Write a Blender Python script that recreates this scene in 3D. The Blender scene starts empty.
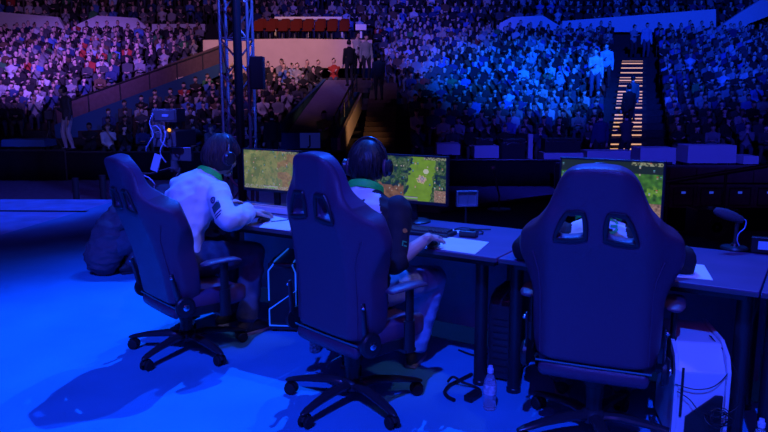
import bpy, bmesh, math, random
from mathutils import Vector, Matrix, noise
from mathutils.bvhtree import BVHTree
random.seed(11)
V = Vector
PI = math.pi
sc = bpy.context.scene
COL = sc.collection

# ------------------------------------------------------------------ camera
FPX, CAMH = 700.0, 1.53
PITCH = math.atan(118 / FPX)
cp, sp = math.cos(PITCH), math.sin(PITCH)
cam = bpy.data.cameras.new('camera')
cam.sensor_width = 36.0
cam.lens = 36.0 * FPX / 768
cam.clip_start, cam.clip_end = 0.05, 300
camo = bpy.data.objects.new('camera', cam)
COL.objects.link(camo)
camo.location = (0, 0, CAMH)
camo.rotation_euler = (PI / 2 - PITCH, 0, 0)
sc.camera = camo


def ray(px, py):
    cx, cy = (px - 384) / FPX, (216 - py) / FPX
    return V((cx, cy * sp + cp, cy * cp - sp))


def G(px, py, z=0.0):
    d = ray(px, py)
    t = (z - CAMH) / d.z
    return V((d.x * t, d.y * t, z))


def At(px, py, y):
    d = ray(px, py)
    t = y / d.y
    return V((d.x * t, y, CAMH + d.z * t))


def proj(p):
    zc = p[1] * cp - (p[2] - CAMH) * sp
    yc = (p[2] - CAMH) * cp + p[1] * sp
    return 384 + FPX * p[0] / zc, 216 - FPX * yc / zc


# ------------------------------------------------------------------ materials
def mat(name, col, rough=0.6, metal=0.0, spec=0.5, emit=None, estr=0.0, bump=0.0, bscale=60.0, vary=0.0, trans=0.0, vscale=8.0, sheen=0.0):
    m = bpy.data.materials.new(name)
    m.use_nodes = True
    nt = m.node_tree
    b = nt.nodes['Principled BSDF']
    b.inputs['Base Color'].default_value = (*col, 1)
    b.inputs['Roughness'].default_value = rough
    b.inputs['Metallic'].default_value = metal
    b.inputs['Specular IOR Level'].default_value = spec
    b.inputs['Transmission Weight'].default_value = trans
    if sheen:
        b.inputs['Sheen Weight'].default_value = sheen
    if emit:
        b.inputs['Emission Color'].default_value = (*emit, 1)
        b.inputs['Emission Strength'].default_value = estr
    if bump or vary:
        tc = nt.nodes.new('ShaderNodeTexCoord')
    if bump:
        n = nt.nodes.new('ShaderNodeTexNoise')
        n.inputs['Scale'].default_value = bscale
        n.inputs['Detail'].default_value = 3
        bp = nt.nodes.new('ShaderNodeBump')
        bp.inputs['Strength'].default_value = bump
        bp.inputs['Distance'].default_value = 0.01
        nt.links.new(tc.outputs['Object'], n.inputs['Vector'])
        nt.links.new(n.outputs['Fac'], bp.inputs['Height'])
        nt.links.new(bp.outputs['Normal'], b.inputs['Normal'])
    if vary:
        n2 = nt.nodes.new('ShaderNodeTexNoise')
        n2.inputs['Scale'].default_value = vscale
        n2.inputs['Detail'].default_value = 5
        r = nt.nodes.new('ShaderNodeValToRGB')
        r.color_ramp.elements[0].position = 0.3
        r.color_ramp.elements[1].position = 0.7
        r.color_ramp.elements[0].color = (*[c * (1 - vary) for c in col], 1)
        r.color_ramp.elements[1].color = (*[min(1, c * (1 + vary)) for c in col], 1)
        nt.links.new(tc.outputs['Object'], n2.inputs['Vector'])
        nt.links.new(n2.outputs['Fac'], r.inputs['Fac'])
        nt.links.new(r.outputs['Color'], b.inputs['Base Color'])
    return m


def mat_vcol(name, estr=1.0):
    m = bpy.data.materials.new(name)
    m.use_nodes = True
    nt = m.node_tree
    b = nt.nodes['Principled BSDF']
    b.inputs['Base Color'].default_value = (0.01, 0.01, 0.01, 1)
    b.inputs['Roughness'].default_value = 0.4
    a = nt.nodes.new('ShaderNodeAttribute')
    a.attribute_name = 'picture'
    nt.links.new(a.outputs['Color'], b.inputs['Emission Color'])
    b.inputs['Emission Strength'].default_value = estr
    return m


# ------------------------------------------------------------------ mesh builder
def frame(d, hint=V((0, 0, 1))):
    d = d.normalized()
    if abs(d.dot(hint)) > 0.98:
        hint = V((0, 1, 0)) if abs(d.y) < 0.9 else V((1, 0, 0))
    x = hint.cross(d).normalized()
    return x, d.cross(x).normalized()


class MB:
    def __init__(s):
        s.bm = bmesh.new()
        s.mi = 0

    def face(s, vs):
        try:
            f = s.bm.faces.new(vs)
            f.material_index = s.mi
            return f
        except ValueError:
            return None

    def box(s, c, size, rot=None, taper=1.0):
        c = V(c)
        hx, hy, hz = size[0] / 2, size[1] / 2, size[2] / 2
        vs = []
        for z in (-1, 1):
            k = taper if z > 0 else 1.0
            for x, y in ((-1, -1), (1, -1), (1, 1), (-1, 1)):
                p = V((x * hx * k, y * hy * k, z * hz))
                if rot is not None:
                    p = rot @ p
                vs.append(s.bm.verts.new(c + p))
        for q in ((3, 2, 1, 0), (4, 5, 6, 7), (0, 1, 5, 4), (1, 2, 6, 5), (2, 3, 7, 6), (3, 0, 4, 7)):
            s.face([vs[i] for i in q])
        return s

    def rings(s, rings, cap=True):
        prev = None
        first = None
        for r in rings:
            cur = [s.bm.verts.new(p) for p in r]
            if prev:
                n = len(cur)
                for i in range(n):
                    s.face((prev[i], prev[(i + 1) % n], cur[(i + 1) % n], cur[i]))
            else:
                first = cur
            prev = cur
        if cap:
            s.face(list(reversed(first)))
            s.face(prev)
        return s

    def tube(s, pts, rad, n=10, side=None, round_ends=False, cap=True):
        """pts list, rad list of r or (rx, ry) with rx along side vector"""
        pts = [V(p) for p in pts]
        if not isinstance(rad, (list, tuple)):
            rad = [rad] * len(pts)
        elif len(rad) == 2 and len(pts) != 2 and not isinstance(rad[0], (list, tuple)):
            rad = [tuple(rad)] * len(pts)
        rr = [r if isinstance(r, (list, tuple)) else (r, r) for r in rad]
        dirs = []
        for i in range(len(pts)):
            a = pts[max(0, i - 1)]
            b = pts[min(len(pts) - 1, i + 1)]
            d = (b - a)
            dirs.append(d.normalized() if d.length > 1e-9 else V((0, 0, 1)))
        if side is None:
            x, y = frame(dirs[0])
        else:
            x = V(side)
        out = []
        P, R, Dd = list(pts), list(rr), list(dirs)
        if round_ends:
            r0, r1 = min(rr[0]), min(rr[-1])
            for t in (0.55, 0.9):
                P.insert(0, pts[0] - dirs[0] * r0 * t)
                k = math.sqrt(1 - t * t)
                R.insert(0, (rr[0][0] * k, rr[0][1] * k))
                Dd.insert(0, dirs[0])
                P.append(pts[-1] + dirs[-1] * r1 * t)
                R.append((rr[-1][0] * k, rr[-1][1] * k))
                Dd.append(dirs[-1])
        for p, r, d in zip(P, R, Dd):
            x = (x - d * x.dot(d))
            if x.length < 1e-5:
                x, _ = frame(d)
            x.normalize()
            y = d.cross(x)
            out.append([p + x * (math.cos(2 * PI * i / n) * r[0]) + y * (math.sin(2 * PI * i / n) * r[1]) for i in range(n)])
        return s.rings(out, cap)

    def cyl(s, a, b, r, r2=None, n=16):
        return s.tube([a, b], [r, r if r2 is None else r2], n=n)

    def ball(s, c, r, rot=None, n=14, m=9, fn=None):
        c = V(c)
        if not isinstance(r, (list, tuple)):
            r = (r, r, r)
        out = []
        for j in range(m + 1):
            th = PI * (0.02 + 0.96 * j / m)
            ring = []
            for i in range(n):
                ph = 2 * PI * i / n
                u = V((math.sin(th) * math.cos(ph), math.sin(th) * math.sin(ph), -math.cos(th)))
                p = V((u.x * r[0], u.y * r[1], u.z * r[2]))
                if fn:
                    p = fn(u, p)
                if rot is not None:
                    p = rot @ p
                ring.append(c + p)
            out.append(ring)
        return s.rings(out)

    def lathe(s, c, prof, axis=V((0, 0, 1)), n=20, cap=True):
        c = V(c)
        x, y = frame(axis)
        return s.rings([[c + axis * z + (x * math.cos(2 * PI * i / n) + y * math.sin(2 * PI * i / n)) * r for i in range(n)] for r, z in prof], cap)

    def prism(s, poly, off):
        """poly: 3-D points of a planar outline, off: extrusion vector"""
        off = V(off)
        a = [s.bm.verts.new(V(p)) for p in poly]
        b = [s.bm.verts.new(V(p) + off) for p in poly]
        n = len(a)
        s.face(a)
        s.face(list(reversed(b)))
        for i in range(n):
            s.face((a[(i + 1) % n], a[i], b[i], b[(i + 1) % n]))
        return s

    def quad(s, pts):
        s.face([s.bm.verts.new(V(p)) for p in pts])
        return s

    def mesh(s, name):
        bmesh.ops.recalc_face_normals(s.bm, faces=s.bm.faces)
        me = bpy.data.meshes.new(name)
        s.bm.to_mesh(me)
        s.bm.free()
        return me

    def build(s, name, m, parent=None, smooth=True, bevel=0.0, seg=2, **kw):
        me = s.mesh(name)
        return put(name, me, m, parent, smooth, bevel, seg, **kw)


def put(name, me, m, parent=None, smooth=True, bevel=0.0, seg=2, loc=None, label=None):
    for q in (m if isinstance(m, (list, tuple)) else [m]):
        me.materials.append(q)
    if smooth:
        me.shade_smooth()
        try:
            me.set_sharp_from_angle(angle=math.radians(38))
        except Exception:
            pass
    o = bpy.data.objects.new(name, me)
    COL.objects.link(o)
    if parent is not None:
        o.parent = parent
    if loc is not None:
        o.location = loc
    if bevel:
        md = o.modifiers.new('bevel', 'BEVEL')
        md.width = bevel
        md.segments = seg
        md.limit_method = 'ANGLE'
        md.angle_limit = math.radians(40)
    if label:
        o['label'] = label
    return o


def tag(o, label, cat, group=None, kind=None):
    o['label'] = label
    o['category'] = cat
    if group:
        o['group'] = group
    if kind:
        o['kind'] = kind
    return o


def struct(o):
    o['kind'] = 'structure'
    return o


def empty(name, loc=(0, 0, 0), rz=0.0):
    o = bpy.data.objects.new(name, None)
    o.empty_display_size = 0.1
    COL.objects.link(o)
    o.location = loc
    o.rotation_euler = (0, 0, rz)
    return o


KIDS = {}


def copy_tree(o, parent=None):
    c = o.copy()
    COL.objects.link(c)
    if parent is not None:
        c.parent = parent
    for ch in list(o.children):
        copy_tree(ch, c)
    return c


def remeshed(mb, voxel, smooth=3, faces=None, name='body', fac=0.5):
    me = mb.mesh(name)
    o = bpy.data.objects.new('temporary', me)
    COL.objects.link(o)
    md = o.modifiers.new('r', 'REMESH')
    md.mode = 'VOXEL'
    md.voxel_size = voxel
    if smooth:
        ms = o.modifiers.new('s', 'SMOOTH')
        ms.iterations = smooth
        ms.factor = fac
    dg = bpy.context.evaluated_depsgraph_get()
    if faces:
        dg.update()
        n = len(o.evaluated_get(dg).data.polygons)
        if n > faces:
            mdec = o.modifiers.new('d', 'DECIMATE')
            mdec.ratio = faces / n / 2.0 if False else min(1, faces / (n * 2))
    dg.update()
    out = bpy.data.meshes.new_from_object(o.evaluated_get(dg))
    bpy.data.objects.remove(o)
    bpy.data.meshes.remove(me)
    out.name = name
    return out


def catmull(pts, k=4, closed=True):
    out = []
    n = len(pts)
    rng = range(n) if closed else range(n - 1)
    for i in rng:
        g = lambda j: V(pts[j % n]) if closed else V(pts[min(max(j, 0), n - 1)])
        p0, p1, p2, p3 = g(i - 1), g(i), g(i + 1), g(i + 2)
        for s in range(k):
            t = s / k
            out.append(0.5 * (2 * p1 + (p2 - p0) * t + (2 * p0 - 5 * p1 + 4 * p2 - p3) * t * t + (3 * p1 - p0 - 3 * p2 + p3) * t ** 3))
    if not closed:
        out.append(V(pts[-1]))
    return out


def decal(name, m, parent, target, origin, direction, up, shapes, off=0.003):
    """shapes: grids of (u,v) rows laid on the target surface by casting rays along direction"""
    bv = BVHTree.FromPolygons([v.co.copy() for v in target.data.vertices], [tuple(p.vertices) for p in target.data.polygons])
    d = V(direction).normalized()
    x = d.cross(V(up)).normalized()
    y = x.cross(d).normalized()
    mb = MB()
    for grid in shapes:
        rows = []
        for row in grid:
            r = []
            for (u, v) in row:
                o = V(origin) + x * u + y * v - d * 0.4
                hit, nor, _, _ = bv.ray_cast(o, d, 0.9)
                r.append(mb.bm.verts.new((hit - d * off) if hit else (V(origin) + x * u + y * v)))
            rows.append(r)
        for a, b in zip(rows, rows[1:]):
            for i in range(len(a) - 1):
                mb.face((a[i], a[i + 1], b[i + 1], b[i]))
    return mb.build(name, m, parent)


def rect_grid(u0, u1, v0, v1, n=6, k=4):
    return [[(u0 + (u1 - u0) * i / n, v0 + (v1 - v0) * j / k) for i in range(n + 1)] for j in range(k + 1)]


def ring_grid(cu, cv, r0, r1, a0=0, a1=2 * PI, n=24):
    return [[(cu + r * math.cos(a0 + (a1 - a0) * i / n), cv + r * math.sin(a0 + (a1 - a0) * i / n)) for i in range(n + 1)] for r in (r0, (r0 + r1) / 2, r1)]
# ------------------------------------------------------------------ figures
def ik(a, c, l1, l2, pole):
    a, c, pole = V(a), V(c), V(pole)
    d = c - a
    L = d.length
    if L > (l1 + l2) * 0.995:
        c = a + d * ((l1 + l2) * 0.995 / L)
        d = c - a
        L = d.length
    u = d / L
    x = (l1 * l1 - l2 * l2 + L * L) / (2 * L)
    h = math.sqrt(max(0.0, l1 * l1 - x * x))
    pv = pole - u * pole.dot(u)
    pv.normalize()
    return a + u * x + pv * h, c


def pose(pelvis=(0, 0, 0.57), lean=25, curl=14, yaw=0, headpitch=0, headyaw=0, headfwd=0.02, handR=None, handL=None, footR=(0.13, 0.45, 0.0), footL=(-0.13, 0.45, 0.0),
         poleR=(0.5, -0.6, -0.7), poleL=(-0.5, -0.6, -0.7), kneeR=(0.1, 1, 0.6), kneeL=(-0.1, 1, 0.6), s=1.0, shoulder=0.185, roll=0, ls=None):
    """joints in the figure's own frame: X right, Y forward, Z up; origin on the floor under the hips"""
    J = {}
    P = V(pelvis)
    R = V((math.cos(math.radians(yaw)), -math.sin(math.radians(yaw)), 0))
    F = V((math.sin(math.radians(yaw)), math.cos(math.radians(yaw)), 0))
    if roll:
        R = (R + V((0, 0, math.sin(math.radians(roll))))).normalized()

    def up(deg):
        a = math.radians(deg)
        return V((0, 0, math.cos(a))) + F * math.sin(a)
    J['R'], J['F'] = R, F
    J['pelvis'] = P
    J['waist'] = P + up(lean - curl) * 0.17 * s
    J['chest'] = J['waist'] + up(lean) * 0.17 * s
    J['upper'] = J['chest'] + up(lean + curl * 0.6) * 0.12 * s
    J['neck'] = J['upper'] + up(lean + curl * 0.8) * 0.075 * s
    J['chin'] = J['neck'] + up(lean * 0.8 + 8) * 0.07 * s
    hm = Matrix.Rotation(-math.radians(yaw + headyaw), 3, 'Z') @ Matrix.Rotation(-math.radians(headpitch), 3, 'X')
    J['hm'] = hm
    J['head'] = J['chin'] + hm @ V((0, headfwd, 0.085 * s))
    upv = (J['neck'] - J['chest']).normalized()
    for sd, k in (('R', 1), ('L', -1)):
        J['sh' + sd] = J['upper'] + R * (k * shoulder * s) - upv * 0.030 * s
        J['hip' + sd] = P + R * (k * 0.095 * s) + V((0, 0, -0.005))
    for sd, h, pole in (('R', handR, poleR), ('L', handL, poleL)):
        k = 1 if sd == 'R' else -1
        if h is None:
            h = (k * 0.12, 0.30, 0.66)
        J['el' + sd], J['wr' + sd] = ik(J['sh' + sd], h, 0.29 * s, 0.25 * s, pole)
    for sd, ft, pole in (('R', footR, kneeR), ('L', footL, kneeL)):
        an = V(ft) + V((0, 0, 0.085 * s))
        J['kn' + sd], J['an' + sd] = ik(J['hip' + sd], an, 0.43 * (ls or s), 0.42 * (ls or s), pole)
    J['s'] = s
    return J


def lerp(a, b, t):
    return V(a) * (1 - t) + V(b) * t


def torso(mb, J, g=0.0, low=True, n=18):
    s = J['s']
    R = J['R']
    P = J['pelvis']
    d0 = (J['waist'] - P).normalized()
    pts = [P - d0 * 0.09 * s, P - d0 * 0.02 * s, lerp(P, J['waist'], 0.55), J['waist'], lerp(J['waist'], J['chest'], 0.6), J['chest'], lerp(J['chest'], J['upper'], 0.6), J['upper'], lerp(J['upper'], J['neck'], 0.55), J['neck']]
    rad = [(0.13, 0.085), (0.172, 0.115), (0.165, 0.115), (0.148, 0.105), (0.16, 0.112), (0.172, 0.12), (0.182, 0.118), (0.172, 0.10), (0.118, 0.082), (0.064, 0.062)]
    rad = [(a * s + g, b * s + g) for a, b in rad]
    mb.tube(pts, rad, n=n, side=R)
    for sd in 'RL':
        mb.ball(J['sh' + sd], 0.058 * s + g)
    return pts


def arm(mb, J, sd, g=0.0, upto=1.0, frm=0.0, up=True):
    s = J['s']
    S, E_, W = J['sh' + sd], J['el' + sd], J['wr' + sd]
    if up:
        mb.tube([S, lerp(S, E_, 0.35), lerp(S, E_, 0.75), E_], [0.054 * s + g, 0.050 * s + g, 0.043 * s + g, 0.041 * s + g], n=12, round_ends=True)
    if upto > 0:
        e = lerp(E_, W, upto)
        mb.tube([E_, lerp(E_, e, 0.35), e], [0.044 * s + g, 0.043 * s + g * 1.0, (0.044 - 0.016 * upto) * s + g], n=12, round_ends=upto > 0.98 and g == 0)


def leg(mb, J, sd, g=0.0, upto=1.0):
    s = J['s']
    H, K, A = J['hip' + sd], J['kn' + sd], J['an' + sd]
    mb.tube([H, lerp(H, K, 0.3), lerp(H, K, 0.75), K], [0.092 * s + g, 0.088 * s + g, 0.066 * s + g, 0.058 * s + g], n=14, round_ends=True)
    a = lerp(K, A, upto)
    mb.tube([K, lerp(K, A, 0.3), lerp(K, A, 0.65), a], [0.056 * s + g, 0.06 * s + g, 0.048 * s + g, 0.038 * s + g], n=14, round_ends=True)


def head(mb, J, detail=True):
    s = J['s']
    hm, c = J['hm'], J['head']

    def fn(u, p):
        q = p.copy()
        if u.z < 0:
            q.x *= 1 - 0.30 * (-u.z) ** 1.2
            if u.y < 0:
                q.y *= 1 - 0.30 * (-u.z)
        if u.y > 0:
            q.x *= 1 - 0.06 * u.y
        return q
    mb.ball(c, (0.077 * s, 0.096 * s, 0.116 * s), rot=hm, n=24, m=16, fn=fn)
    mb.tube([J['neck'] - (J['chin'] - J['neck']) * 0.3, J['neck'], lerp(J['neck'], J['chin'], 0.7), c + hm @ V((0, -0.02, -0.05)) * s], [0.064 * s, 0.058 * s, 0.054 * s, 0.056 * s], n=14, side=J['R'])
    if detail:
        q = lambda x, y, z: c + hm @ (V((x, y, z)) * s)
        mb.tube([q(0, 0.088, 0.022), q(0, 0.102, -0.008), q(0, 0.108, -0.026)], [0.009 * s, 0.011 * s, 0.015 * s], n=8, round_ends=True)
        mb.ball(q(0, 0.083, 0.034), (0.052 * s, 0.014 * s, 0.011 * s), rot=hm)
        mb.ball(q(0, 0.084, -0.056), (0.026 * s, 0.012 * s, 0.010 * s), rot=hm)
        mb.ball(q(0, 0.074, -0.092), (0.028 * s, 0.022 * s, 0.02 * s), rot=hm)
        for k in (-1, 1):
            mb.ball(q(k * 0.045, 0.06, -0.028), (0.024 * s, 0.02 * s, 0.024 * s), rot=hm)
            mb.ball(q(k * 0.077, -0.006, -0.006), (0.011 * s, 0.021 * s, 0.033 * s), rot=hm)


def hand(mb, J, sd, direction=None, palm=V((0, 0, -1)), curl=28, spread=1.0, thumb_in=True):
    """palm, four unequal bent fingers and a thumb; direction = wrist to knuckles"""
    s = J['s']
    W = J['wr' + sd]
    d = V(direction) if direction is not None else (J['wr' + sd] - J['el' + sd])
    d.normalize()
    pn = V(palm)
    pn = (pn - d * pn.dot(d)).normalized()
    k = 1 if sd == 'R' else -1
    lat = d.cross(pn) * -k * -1.0
    # thumb side: for the right hand, palm down and fingers forward, the thumb is to the left (inside)
    inner = pn.cross(d) * k
    inner.normalize()
    kn = W + d * 0.088 * s
    mb.tube([W - d * 0.03 * s, W + d * 0.012 * s, W + d * 0.05 * s, kn], [(0.024 * s, 0.020 * s), (0.029 * s, 0.018 * s), (0.039 * s, 0.016 * s), (0.040 * s, 0.013 * s)], n=12, side=inner, round_ends=True)
    spec = [(0.031, 0.040, 0.9), (0.010, 0.046, 0.95), (-0.011, 0.042, 1.0), (-0.031, 0.033, 1.1)]
    for off, L, c_ in spec:
        p = kn + inner * off * s - d * 0.008
        a = math.radians(curl * 0.45)
        fan = inner * off * 2.2 * spread
        pts = [p]
        for seg, kk in ((L, 1.0), (L * 0.66, 0.9), (L * 0.5, 0.8)):
            dd = (d + fan).normalized() * math.cos(a) + pn * math.sin(a)
            pts.append(pts[-1] + dd * seg * s)
            a += math.radians(curl * c_)
        mb.tube(pts, [0.0092 * s, 0.0088 * s, 0.0078 * s, 0.0066 * s], n=8, side=inner, round_ends=True)
    t0 = W + d * 0.025 * s + inner * 0.026 * s + pn * 0.006 * s
    t1 = t0 + (d * 0.6 + inner * 0.75 + pn * 0.25).normalized() * 0.04 * s
    t2 = t1 + (d * 0.95 + inner * 0.25 + pn * 0.25).normalized() * 0.03 * s
    t3 = t2 + (d * 1.0 - inner * 0.05 + pn * 0.3).normalized() * 0.024 * s
    mb.tube([t0 - d * 0.012, t0, t1, t2, t3], [0.013 * s, 0.0145 * s, 0.0115 * s, 0.0098 * s, 0.0078 * s], n=8, round_ends=True)


def shoe_mb(J, sd, fdir=V((0, 1, 0)), s=1.0):
    A = J['an' + sd]
    f = V(fdir)
    f.z = 0
    f.normalize()
    r = f.cross(V((0, 0, 1)))
    b = V((A.x, A.y, A.z - 0.085 * J['s']))
    up = V((0, 0, 1))
    mb = MB()
    mb.tube([b - f * 0.075 + up * 0.045, b - f * 0.045 + up * 0.05, b + f * 0.03 + up * 0.05, b + f * 0.10 + up * 0.038, b + f * 0.16 + up * 0.032, b + f * 0.185 + up * 0.028],
            [(0.026, 0.03), (0.038, 0.048), (0.042, 0.048), (0.048, 0.036), (0.042, 0.03), (0.022, 0.02)], n=14, side=r, round_ends=True)
    mb.tube([b + up * 0.05 - f * 0.02, A + up * 0.0], [0.045, 0.046], n=12)
    so = MB()
    pl = [(-0.085, 0.02), (-0.08, 0.034), (0.0, 0.04), (0.09, 0.048), (0.155, 0.042), (0.195, 0.02)]
    poly = [b + f * a + r * w + up * 0.0 for a, w in pl] + [b + f * a - r * w for a, w in reversed(pl)]
    so.prism(poly, up * 0.022)
    return mb, so


def hair(J, name, m, parent, n=300, length=1.0, fringe=0.35, seed=1, low=-0.55, vol=1.0):
    rnd = random.Random(seed)
    s = J['s']
    hm, c = J['hm'], J['head']
    mb = MB()
    A = (0.094 * s * vol, 0.114 * s * vol, 0.131 * s * vol)
    # scalp
    m_, n_ = 14, 28
    vs = {}
    for j in range(m_ + 1):
        for i in range(n_):
            th = PI * (0.02 + 0.70 * j / m_)
            ph = 2 * PI * i / n_
            u = V((math.sin(th) * math.cos(ph), math.sin(th) * math.sin(ph), math.cos(th)))
            u.rotate(Matrix.Rotation(0.30, 3, 'X'))
            k = 1.0 + 0.02 * math.sin(ph * 11 + j)
            vs[j, i] = (mb.bm.verts.new(c + hm @ V((u.x * A[0] * k, u.y * A[1] * k, u.z * A[2] * k))), u)
    for j in range(m_):
        for i in range(n_):
            q = [vs[j, i], vs[j, (i + 1) % n_], vs[j + 1, (i + 1) % n_], vs[j + 1, i]]
            uu = sum((x[1] for x in q), V()) / 4
            if uu.y > 0.35 and uu.z < fringe + 0.1:
                continue
            if uu.z < low:
                continue
            mb.face([x[0] for x in q])
    # strands combed from the crown
    for _ in range(n):
        ph = rnd.uniform(0, 2 * PI)
        t0 = rnd.uniform(0.02, 1.0)
        span = rnd.uniform(0.7, 1.1) * length
        fr = math.sin(ph)  # 1 = front
        lim = 2.05 if fr < 0.2 else (1.55 - 0.35 * max(0, fr - 0.4))
        pts, rad = [], []
        tw = rnd.uniform(-0.25, 0.25)
        for q in range(6):
            t = t0 + span * q / 5
            t = min(t, lim + 0.1 * rnd.random())
            ph2 = ph + tw * q / 5
            u = V((math.sin(t) * math.cos(ph2), math.sin(t) * math.sin(ph2), math.cos(t)))
            u.rotate(Matrix.Rotation(0.30, 3, 'X'))
            k = 1.045 + 0.05 * math.sin(q / 5 * PI) * rnd.uniform(0.3, 1.2) + (0.03 * rnd.random() if q == 5 else 0)
            p = c + hm @ V((u.x * A[0] * k, u.y * A[1] * k, u.z * A[2] * k))
            if pts and (p - pts[-1]).length < 0.004:
                p = pts[-1] + V((0, 0, -0.008))
            pts.append(p)
            rad.append((0.011 * (1 - 0.16 * q) * s, 0.006 * (1 - 0.15 * q) * s))
        mb.tube(pts, rad, n=5)
    return mb.build(name, m, parent)


def cloth_noise(me, amp=0.006, scale=14.0, seed=0.0, stretch=(1, 1, 1)):
    me.update()
    nr = [v.normal.copy() for v in me.vertices]
    for v, nn in zip(me.vertices, nr):
        p = V((v.co.x * stretch[0], v.co.y * stretch[1], v.co.z * stretch[2])) * scale + V((seed, seed * 2, 0))
        a = noise.noise(p)
        b = noise.noise(p * 2.3)
        v.co += nn * (amp * ((1 - 2 * abs(a)) * 0.8 + 0.5 * b))


def segs_of(J, sh=1, tr=2, sk=0, sleeve=1.0):
    """(a, b, radius, material) used to find which garment a face of a one-piece figure belongs to"""
    out = [(J['pelvis'], J['waist'], 0.14, sh), (J['waist'], J['chest'], 0.14, sh), (J['chest'], J['upper'], 0.14, sh), (J['upper'], lerp(J['upper'], J['neck'], 0.7), 0.08, sh)]
    for sd in 'RL':
        out += [(J['upper'], J['sh' + sd], 0.08, sh), (J['sh' + sd], J['el' + sd], 0.055, sh)]
        out += [(J['el' + sd], lerp(J['el' + sd], J['wr' + sd], 0.9), 0.045, sh if sleeve > 0.5 else sk), (J['wr' + sd], J['wr' + sd] + (J['wr' + sd] - J['el' + sd]) * 0.3, 0.03, sk)]
        out += [(lerp(J['hip' + sd], J['kn' + sd], 0.12), J['kn' + sd], 0.08, tr), (J['kn' + sd], J['an' + sd], 0.055, tr)]
    return out


def seg_dist(p, a, b, r):
    ab = b - a
    t = max(0, min(1, (p - a).dot(ab) / max(1e-9, ab.length_squared)))
    return (p - (a + ab * t)).length - r


def one_piece(J, voxel, faces, smooth=3, hairlow=-0.2, sleeve=1.0, shoes=3):
    """a whole clothed figure as ONE continuous mesh: 0 skin, 1 top, 2 trousers, 3 hair and shoes"""
    mb = MB()
    torso(mb, J, 0.012, n=14)
    for sd in 'RL':
        arm(mb, J, sd, 0.008, 0.98)
        leg(mb, J, sd, 0.006)
        A = J['an' + sd]
        f = J['F']
        mb.tube([A + V((0, 0, -0.045)) - f * 0.06, A + V((0, 0, -0.045)) + f * 0.06, A + V((0, 0, -0.055)) + f * 0.17], [0.043, 0.045, 0.03], n=10, round_ends=True)
        W = J['wr' + sd]
        d = (W - J['el' + sd]).normalized()
        mb.tube([W, W + d * 0.06, W + d * 0.13], [(0.036, 0.03), (0.045, 0.028), (0.035, 0.022)], n=8, round_ends=True)
    head(mb, J, detail=True)
    mb.ball(J['head'] + J['hm'] @ V((0, -0.016, 0.025)), (0.086, 0.103, 0.115), rot=J['hm'], n=18, m=12)
    me = remeshed(mb, voxel, smooth, faces, 'person')
    S = segs_of(J, sleeve=sleeve)
    inv = J['hm'].inverted()
    for p in me.polygons:
        c = V(p.center)
        q = inv @ (c - J['head'])
        if q.length < 0.15 and q.z > -0.13 and c.z > J['neck'].z - 0.02:
            hair_ = (q.z > 0.045 and q.y < 0.085) or (q.y < 0.02 and q.z > hairlow * 0.3) or q.z > 0.078
            p.material_index = 3 if hair_ else 0
        elif min(c.z - J['anR'].z, c.z - J['anL'].z) < -0.015 and min((c - J['anR']).length, (c - J['anL']).length) < 0.25:
            p.material_index = 3
        else:
            p.material_index = min(S, key=lambda g: seg_dist(c, g[0], g[1], g[2]))[3]
    return me
# ------------------------------------------------------------------ materials of the stage
M = {}
M['carpet'] = mat('blue_stage_carpet', (0.07, 0.42, 0.62), 0.95, spec=0.1, bump=0.5, bscale=160, vary=0.10, vscale=2.2)
M['strip'] = mat('pale_blue_stage_boards', (0.12, 0.42, 0.70), 0.45, vary=0.25, vscale=3.0)
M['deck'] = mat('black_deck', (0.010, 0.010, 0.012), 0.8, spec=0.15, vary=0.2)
M['leather'] = mat('dark_chair_leather', (0.13, 0.066, 0.135), 0.5, spec=0.45, bump=0.25, bscale=220)
M['leather2'] = mat('dark_chair_side_leather', (0.10, 0.045, 0.085), 0.38, spec=0.5, bump=0.25, bscale=220)
M['plastic'] = mat('black_plastic', (0.018, 0.017, 0.02), 0.4, bump=0.1, bscale=300)
M['plastic2'] = mat('satin_black_plastic', (0.03, 0.03, 0.036), 0.3)
M['rubber'] = mat('black_rubber', (0.012, 0.012, 0.013), 0.7)
M['chrome'] = mat('polished_steel', (0.75, 0.73, 0.72), 0.22, metal=1.0)
M['gun'] = mat('dark_metal', (0.10, 0.10, 0.11), 0.35, metal=0.8)
M['teal'] = mat('teal_piping', (0.02, 0.22, 0.22), 0.6)
M['tabletop'] = mat('purple_laminate_top', (0.105, 0.06, 0.16), 0.5, spec=0.4, vary=0.12, vscale=5)
M['tabledge'] = mat('dark_table_edge', (0.08, 0.08, 0.09), 0.5)
M['panel'] = mat('grey_fabric_panel', (0.46, 0.42, 0.50), 0.9, spec=0.1, vary=0.1, bump=0.2, bscale=200)
M['tleg'] = mat('black_table_leg', (0.02, 0.02, 0.024), 0.35)
M['paper'] = mat('pale_mouse_pad', (0.80, 0.80, 0.82), 0.85, spec=0.2, vary=0.04)
M['skin'] = mat('skin', (0.62, 0.40, 0.31), 0.55, spec=0.35, vary=0.06, vscale=20)
M['hair'] = mat('dark_brown_hair', (0.05, 0.024, 0.03), 0.55, spec=0.4)
M['hair2'] = mat('black_hair', (0.02, 0.015, 0.02), 0.5, spec=0.4)
M['white'] = mat('white_jersey_cloth', (0.78, 0.78, 0.80), 0.8, spec=0.2, bump=0.15, bscale=250)
M['dark'] = mat('black_jersey_cloth', (0.022, 0.020, 0.028), 0.75, spec=0.25, bump=0.15, bscale=250)
M['jacket'] = mat('dark_jacket_cloth', (0.13, 0.10, 0.13), 0.8, spec=0.2, bump=0.25, bscale=180)
M['jeans'] = mat('blue_jeans', (0.40, 0.50, 0.68), 0.85, spec=0.15, vary=0.25, vscale=12, bump=0.2, bscale=300)
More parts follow.
